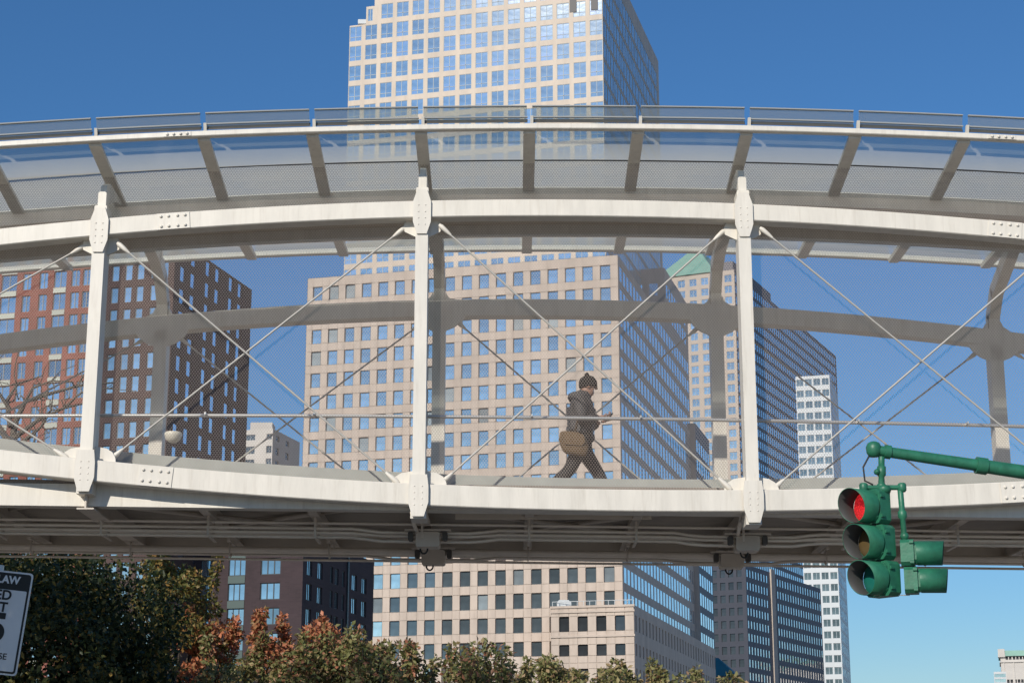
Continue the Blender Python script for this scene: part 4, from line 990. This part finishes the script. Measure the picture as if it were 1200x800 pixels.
# ---- dark brown brick apartment tower
CB = P(198, 450, 185).xy
bb = thing('brown_brick_tower', 'dark brown brick apartment tower with receding right side, behind the left mesh bay', 'tower', (0, 0, 0))
sB1 = hit(291, 450, CB, WR)[0]; zB = hit(255, 312, CB, WR)[1]; sB0 = hit(114.5, 450, CB, FR)[0]
bp_ = hit(150, 400, CB, FR)[1] - hit(150, 426.3, CB, FR)[1]
rB = [(hit(150, 345, CB, FR)[1] - bp_ * k + bp_ * 2, 1.75) for k in range(0, 26)]
mkb = lambda x: hit(x, 400, CB, FR)[0]
facade(bb, CB, FR, sB0, 0, 0, zB, [(mkb(x), .85) for x in (131, 146.5, 160.5, 177, 189)], rB, 'brick_brown', 'glass_blue', 'bar_grey', nv=1, depth=.2, single=inview(vis(CB, FR), lambda x, y: 290 < y < 560), fr=.07)
facade(bb, CB, WR, 0, sB1, 0, zB, [(2.2 + 6.4 * k + d_, 1.5) for k in range(int(sB1 / 6.4)) for d_ in (0, 2.6)], rB, 'brick_brown', 'glass_side', 'bar_grey', depth=.2, wname='side_window')
shell(bb, CB, FR, WR, sB0, 0, 0, sB1, 0, zB, 'brick_brown')
sBx = hit(297, 500, along(CB, WR, sB1), WR)[0]
# ---- lower dark brick house below the bridge
CL = P(354, 700, 190).xy
lb = thing('dark_brick_house', 'dark brick apartment block with triple windows just above the orange shrub', 'building', (0, 0, 0))
zl = hit(354, 626, CL, FR)[1]; l0 = hit(150, 700, CL, FR)[0]; l1 = hit(437.5, 700, CL, WR)[0]
mkl = lambda x, y=700: hit(x, y, CL, FR)[0]
lp = (hit(316, 663, CL, FR)[1] - hit(316, 721.6, CL, FR)[1]) / 2
lr = [(hit(316, 663, CL, FR)[1] + lp * (1 - k), 1.78) for k in range(0, 9)]
fL = vis(CL, FR); okL = inview(fL, lambda x, y: y > 645 and x > 230)
b0, b1 = mkl(264), mkl(291)
facade(lb, CL, FR, l0, b0, 0, zl, [(mkl(241.5), 1.45), (mkl(205), 2.0)], lr, 'brick_shaded', 'glass_apartment', 'bar_dark', nv=2, depth=.2, single=okL, fr=.07)
facade(lb, CL, FR, b0, b1, 0, zl, [(mkl(276.5), 1.92)], lr, 'brick_shaded', 'glass_apartment', 'bar_dark', nv=3, depth=.2, single=okL, fr=.07)
facade(lb, CL, FR, b1, 0, 0, zl, [(mkl(316), 2.25)], lr, 'brick_shaded', 'glass_apartment', 'bar_dark', nv=3, depth=.2, single=okL, fr=.09)
for z, h_ in lr:
    if 3 < z - lp / 2 < zl - .8:
        q = along(CL, FR, mkl(276.5)) + Vector((FR.y, -FR.x)) * .02
        MB().box((q.x, q.y, z - lp / 2), (1.92, .08, lp - h_ - .06), Matrix.Rotation(math.atan2(FR.y, FR.x), 3, 'Z')).build('spandrel', 'green_spandrel', lb)
mkr = lambda x: hit(x, 700, CL, WR)[0]
fLr = vis(CL, WR); okr = inview(fLr, lambda x, y: y > 645)
facade(lb, CL, WR, 0, l1, 0, zl, [(mkr(362), 1.5), (mkr(374.5), 1.5), (mkr(388), .9), (mkr(394), 1.2), (mkr(402), .9), (mkr(415), 1.7), (mkr(426.5), 1.7)], lr, 'brick_shaded', 'glass_apartment', 'bar_dark', nv=2, depth=.2, single=okr, fr=.08)
q = along(CL, WR, mkr(406.5)); MB().box((q.x, q.y, zl / 2), (.35, .35, zl), Matrix.Rotation(math.atan2(WR.y, WR.x), 3, 'Z')).build('downpipe', 'bar_dark', lb)
shell(lb, CL, FR, WR, l0, 0, 0, l1, 0, zl, 'brick_shaded')

# ---- pale block in the gap
CF = P(319, 530, 400).xy
pb = thing('pale_apartment_block', 'small pale apartment block in the gap left of the office tower', 'building', (0, 0, 0))
zf = hit(319, 502, CF, FR)[1]; f0 = hit(284, 530, CF, FR)[0] * 1.4; f1 = hit(351, 530, CF, WR)[0]
fp = hit(300, 520, CF, FR)[1] - hit(300, 533, CF, FR)[1]
mkf = lambda x: hit(x, 525, CF, FR)[0]
rf_ = [(zf - 1.8, 1.3)] + [(zf - 1.8 - fp * 1.15 - fp * 1.15 * k, 1.7) for k in range(0, 20)]
facade(pb, CF, FR, f0, 0, 0, zf, [(mkf(293), 2.3), (mkf(315), 1.3), (mkf(281), 1.6)], rf_, 'pale_concrete', 'glass_clear', 'bar_grey', nv=2, depth=.25, single=inview(vis(CF, FR), lambda x, y: x > 284 and y < 560), fr=.09)
facade(pb, CF, WR, 0, f1, 0, zf, [(3 + 6 * k, 2.2) for k in range(int(f1 / 6))], rf_, 'pale_concrete', 'glass_clear', 'bar_grey', wname='side_window')
shell(pb, CF, FR, WR, f0, 0, 0, f1, 0, zf, 'pale_concrete')
q = along(along(CF, FR, -5), WR, 6); MB().box((q.x, q.y, zf + 1.2), (5, 5, 2.4)).build('stair_head', 'pale_concrete', pb)

# ---- far right: stone tower with green cornice, and a small glass office in front of it
CK = P(1262, 780, 700).xy
st = thing('stone_cornice_tower', 'ornate pale stone tower top with green copper cornice at lower right corner', 'tower', (0, 0, 0))
zk = hit(1190, 768, CK, FR)[1]; k0 = hit(1173, 780, CK, FR)[0]
kc = [(hit(x, 780, CK, FR)[0], .95) for x in (1180.5, 1184.5, 1189, 1193, 1197, 1201, 1206, 1210, 1215, 1220, 1226, 1232, 1240, 1247)]
facade(st, CK, FR, k0, 0, 0, zk, kc, [(hit(1190, 770.4, CK, FR)[1] , 1.2), (hit(1190, 797.5, CK, FR)[1], 1.3), (hit(1190, 810, CK, FR)[1], 1.3)], 'pale_concrete', 'slot_dark', 'bar_dark', depth=.5, single=inview(vis(CK, FR), lambda x, y: True))
facade(st, CK, WR, 0, 22, 0, zk, [], [], 'pale_concrete')
shell(st, CK, FR, WR, k0, 0, 0, 22, 0, zk, 'pale_concrete')
def band(par, o, fd, wd, s0, s1, w0, w1, z0, z1, nm, mt, taper=0.0):
    Qq = lambda s, w_, z: (*(along(along(o, fd, s), wd, w_)), z); t = taper
    m = MB(); m.add([Qq(s0, w0, z0), Qq(s1, w0, z0), Qq(s1, w1, z0), Qq(s0, w1, z0), Qq(s0 + t, w0 + t, z1), Qq(s1 - t, w0 + t, z1), Qq(s1 - t, w1 - t, z1), Qq(s0 + t, w1 - t, z1)],
                    [(0, 1, 5, 4), (1, 2, 6, 5), (2, 3, 7, 6), (3, 0, 4, 7), (4, 5, 6, 7), (0, 3, 2, 1)]); return m.build(nm, mt, par)
band(st, CK, FR, WR, k0 - .7, .7, -.7, 22.7, zk, zk + 2.1, 'cornice', 'copper_green', .5)
band(st, CK, FR, WR, k0 - .9, k0 + 1.8, -.9, 3, zk - .4, zk + 2.7, 'corner_block', 'pale_concrete', .1)
zz_ = hit(1190, 774.5, CK, FR)[1]; band(st, CK, FR, WR, k0 - .4, .4, -.5, 22.4, zz_ - .3, zz_ + .1, 'string_course', 'pale_concrete')
for x in (1176.5, 1188, 1200, 1213, 1226):
    s_ = hit(x, 780, CK, FR)[0]; band(st, CK, FR, WR, s_ - .25, s_ + .25, -.25, .1, 0, zz_ - .35, 'pilaster', 'pale_concrete')
CM = P(1179.5, 795, 640).xy
sgb = thing('small_glass_office', 'little blue grey glass office block beside the stone cornice tower', 'building', (0, 0, 0))
zm = hit(1172, 786.5, CM, FR)[1]; m0 = hit(1165, 795, CM, FR)[0]
facade(sgb, CM, FR, m0, 0, 0, zm, [(m0 / 2, -m0 - .4)], [(zm - 1.3 - 1.75 * k, 1.2) for k in range(30)], 'white_panel', 'glass_blue', 'bar_grey', nv=2, depth=.1, single=inview(vis(CM, FR)))
facade(sgb, CM, WR, 0, 12, 0, zm, [], [], 'white_panel'); shell(sgb, CM, FR, WR, m0, 0, 0, 12, 0, zm, 'white_panel')
# ---- teal roofed pavilion low between podium and slate block
CV = P(862, 790, 470).xy
tp = thing('teal_roofed_pavilion', 'low pavilion with teal sloping roof beside the podium right end', 'building', (0, 0, 0))
zv = hit(862, 791, CV, FR)[1]; v0 = hit(812, 790, CV, FR)[0]
facade(tp, CV, FR, v0, 0, 0, zv, [], [], 'stone_dark'); facade(tp, CV, WR, 0, 11, 0, zv, [], [], 'stone_dark')
shell(tp, CV, FR, WR, v0, 0, 0, 11, 0, zv, 'stone_dark')
band(tp, CV, FR, WR, v0 - .3, .3, -.3, 11.3, zv, zv + 5.0, 'hipped_roof', 'teal_roof', 5.4)

# ================================================================== TREES AND SHRUBS
def limb(m, p0, p1, r0, r1, wig=.06, n=5, sides=7):
    p0, p1 = Vector(p0), Vector(p1); L_ = (p1 - p0).length; pts = []; rs = []
    for i in range(n + 1):
        t = i / n; o_ = Vector(rng.normal(0, 1, 3)) * wig * L_ * (0 if i in (0, n) else 1) * .5
        pts.append(p0.lerp(p1, t) + o_ + Vector((0, 0, -.04 * L_ * math.sin(math.pi * t)))); rs.append(r0 + (r1 - r0) * t)
    m.tube(pts, rs, sides); return pts
def leaves(cents, n, size, spread_dir=None):
    """cents: array (k, 6) of clump centres and radii; returns V, F of folded leaf blades"""
    cents = np.asarray(cents, float); w_ = (cents[:, 3] * cents[:, 4] * cents[:, 5]) ** .66; w_ /= w_.sum()
    ci = rng.choice(len(cents), n, p=w_); d = rng.normal(0, 1, (n, 3)); d /= np.linalg.norm(d, axis=1)[:, None]
    rad = rng.uniform(.25, 1, n) ** .45
    c = cents[ci, :3] + d * rad[:, None] * cents[ci, 3:6]
    L_ = size * rng.uniform(.6, 1.25, n)
    ax = d * .5 + rng.normal(0, 1, (n, 3)) * .75 + np.array([0, 0, -.25]); ax /= np.linalg.norm(ax, axis=1)[:, None]
    up = rng.normal(0, 1, (n, 3)) + np.array([0, 0, .9]); sd = np.cross(ax, up); sd /= np.linalg.norm(sd, axis=1)[:, None]; nr = np.cross(sd, ax)
    W_ = L_ * rng.uniform(.22, .34, n)
    a = c; b = c + ax * L_[:, None] * .5 + sd * W_[:, None] + nr * (L_ * .07)[:, None]; e = c + ax * L_[:, None] - nr * (L_ * .08)[:, None]; f_ = c + ax * L_[:, None] * .5 - sd * W_[:, None] + nr * (L_ * .07)[:, None]
    V = np.stack([a, b, e, f_], 1).reshape(-1, 3); i = np.arange(n)[:, None] * 4
    F = np.concatenate([i + np.array([[0, 1, 2]]), i + np.array([[0, 2, 3]])], 1).reshape(-1, 3)
    return V, F
def tree(name, label, cat, base, h, r, nl, size, lm, group, clumps=34, crown_lo=.28, twigs=10, bark='bark', sq=(1, 1), shoots=0, flat=.2):
    t = thing(name, label, cat, base, group)
    m = MB(); top = Vector((rng.normal(0, .1), rng.normal(0, .1), h * .62)); limb(m, (0, 0, -.05), top, h * .022 + .03, .03, .05, 6, 9)
    cs = []
    for k in range(clumps):
        a = 2.399963 * k + rng.uniform(-.3, .3); u = (k + .5) / clumps
        zz_ = h * (crown_lo + (1 - crown_lo) * u) - r * .12
        prof = math.sqrt(max(.04, 1 - ((u - .42) / .62) ** 2)); prof = max(prof, flat); rr = r * prof * rng.uniform(.5, .95)
        cr_ = r * rng.uniform(.24, .40)
        cs.append((rr * math.cos(a) * sq[0], rr * math.sin(a) * sq[1], min(zz_, h - cr_ * .6), cr_, cr_, cr_ * .75))
    for k in range(min(clumps, 22)):
        c = cs[int(k * clumps / 22) % clumps]; z0 = min(h * .5, max(h * .15, c[2] * .55)); limb(m, (top.x * z0 / top.z, top.y * z0 / top.z, z0), c[:3], h * .009 + .012, .008, .12, 4, 5)
    for k in range(shoots):                # upright leafy shoots breaking the outline
        a = rng.uniform(0, 6.283); q = r * rng.uniform(.1, .85); x0 = (q * math.cos(a) * sq[0], q * math.sin(a) * sq[1], h * .86)
        x1 = (x0[0] + rng.normal(0, .2) * r * .5, x0[1], h * rng.uniform(.97, 1.06)); limb(m, x0, x1, .012, .005, .1, 4, 5)
        for u in np.linspace(.3, 1, 6): cs.append((x0[0] + (x1[0] - x0[0]) * u, x0[1] + (x1[1] - x0[1]) * u, x0[2] + (x1[2] - x0[2]) * u, .11, .11, .13))
    m.build('trunk', bark, t)
    V, F = leaves(cs, nl, size); link('crown', np_mesh('crown', V, F, [lm]), t, kind=None)
    return t
GR = 'autumn trees and shrubs below the bridge'
def base(px, D): return (P(px, 700, D).x, D, .1)
def hgt(py, D): return P(600, py, D).z - .1
tree('broadleaf_tree', 'large dark green tree in shade below the left end of the bridge', 'tree', base(22, 34), hgt(640, 34), 3.3, 95000, .12, 'leaf_dark', GR, 80, .15)
tree('broadleaf_tree', 'yellow green tree edging the dark tree, left of the brick house', 'tree', base(205, 39), hgt(655, 39), 1.25, 12000, .12, 'leaf_yellow', GR, 26, .25, shoots=3)
tree('ornamental_shrub', 'orange red leaved shrub in front of the dark brick house', 'shrub', base(300, 39), hgt(728, 39), 1.2, 15000, .12, 'leaf_orange', GR, 28, .3, shoots=8, sq=(1.7, 1), flat=.85)
tree('ornamental_shrub', 'low olive shrub filling between the dark tree and the orange shrub', 'shrub', base(225, 36.5), hgt(775, 36.5), 1.6, 15000, .12, 'leaf_olive', GR, 26, .25, shoots=2, sq=(1.7, 1), flat=.85)
tree('ornamental_shrub', 'shrub with reddish and green leaves right of the orange shrub', 'shrub', base(372, 38), hgt(752, 38), 1.6, 17000, .12, 'leaf_mixed', GR, 28, .3, shoots=9, sq=(1.7, 1), flat=.85)
tree('ornamental_shrub', 'green brown shrub with tall shoots at left foot of office tower', 'shrub', base(455, 37), hgt(758, 37), 1.7, 18000, .12, 'leaf_mixed', GR, 28, .3, shoots=10, sq=(1.7, 1), flat=.85)
tree('ornamental_shrub', 'olive shrub with upright sprigs near the picture bottom centre', 'shrub', base(528, 38), hgt(775, 38), 1.35, 12000, .12, 'leaf_olive', GR, 24, .3, shoots=9, sq=(1.7, 1), flat=.85)
tree('ornamental_shrub', 'small low shrub directly left of the podium block', 'shrub', base(640, 40), hgt(789, 40), 1.15, 9000, .12, 'leaf_olive', GR, 22, .3, shoots=8, sq=(1.7, 1), flat=.85)
tree('ornamental_shrub', 'rounded olive shrub in front of the podium block windows', 'shrub', base(715, 39), hgt(784, 39), 1.4, 12000, .12, 'leaf_olive', GR, 24, .3, shoots=4, sq=(1.7, 1), flat=.85)
tree('ornamental_shrub', 'rightmost olive shrub in front of podium block side wall', 'shrub', base(785, 40), hgt(788, 40), 1.1, 9000, .12, 'leaf_olive', GR, 22, .3, shoots=3, sq=(1.7, 1), flat=.85)
tree('broadleaf_tree', 'tall leafy street tree on the near pavement beside the speed limit sign', 'tree', (-8.3, 9.6, .1), 9.8, 2.9, 42000, .2, 'leaf_dark', GR, 40, .35)
# bare tree seen through the mesh at far left
bt = thing('bare_tree', 'bare branching tree behind the mesh at the left edge', 'tree', (P(12, 520, 44).x, 44, .1))
m = MB(); o_ = Vector(bt.location)
limb(m, (0, 0, -.1), (0, 0, 8), .2, .13, .02, 6, 9)
rel = lambda x, y, D=44: P(x, y, D) - o_
for pts, r0 in (([(12, 530), (18, 495), (30, 470), (55, 462), (92, 452), (135, 448)], .09), ([(14, 515), (45, 492), (75, 478), (110, 470)], .07), ([(12, 500), (8, 470), (20, 450), (50, 440)], .07),
                ([(12, 535), (30, 515), (48, 500), (60, 480), (62, 462)], .06), ([(12, 520), (-15, 480), (-40, 450), (-60, 440)], .09), ([(30, 470), (38, 455), (60, 446), (85, 447)], .04),
                ([(75, 478), (95, 460), (125, 455), (160, 458)], .035), ([(12, 480), (-5, 455), (-10, 430), (4, 415)], .05), ([(12, 545), (35, 530), (42, 512), (40, 495)], .05)):
    q_ = [rel(x, y, 44 + i * .15 * (1 if r0 > .06 else -1)) for i, (x, y) in enumerate(pts)]
    m.tube(q_, [r0 * (1 - .8 * i / (len(q_) - 1)) for i in range(len(q_))], 7)
    for i in range(1, len(q_) - 1):
        for s_ in range(3):
            e = q_[i] + Vector((rng.normal(.1, .35), rng.normal(0, .3), rng.normal(.25, .3))); limb(m, q_[i], e, r0 * .3, .008, .2, 4, 5)
m.build('trunk', 'bark_grey', bt)
bpy.context.view_layer.update()
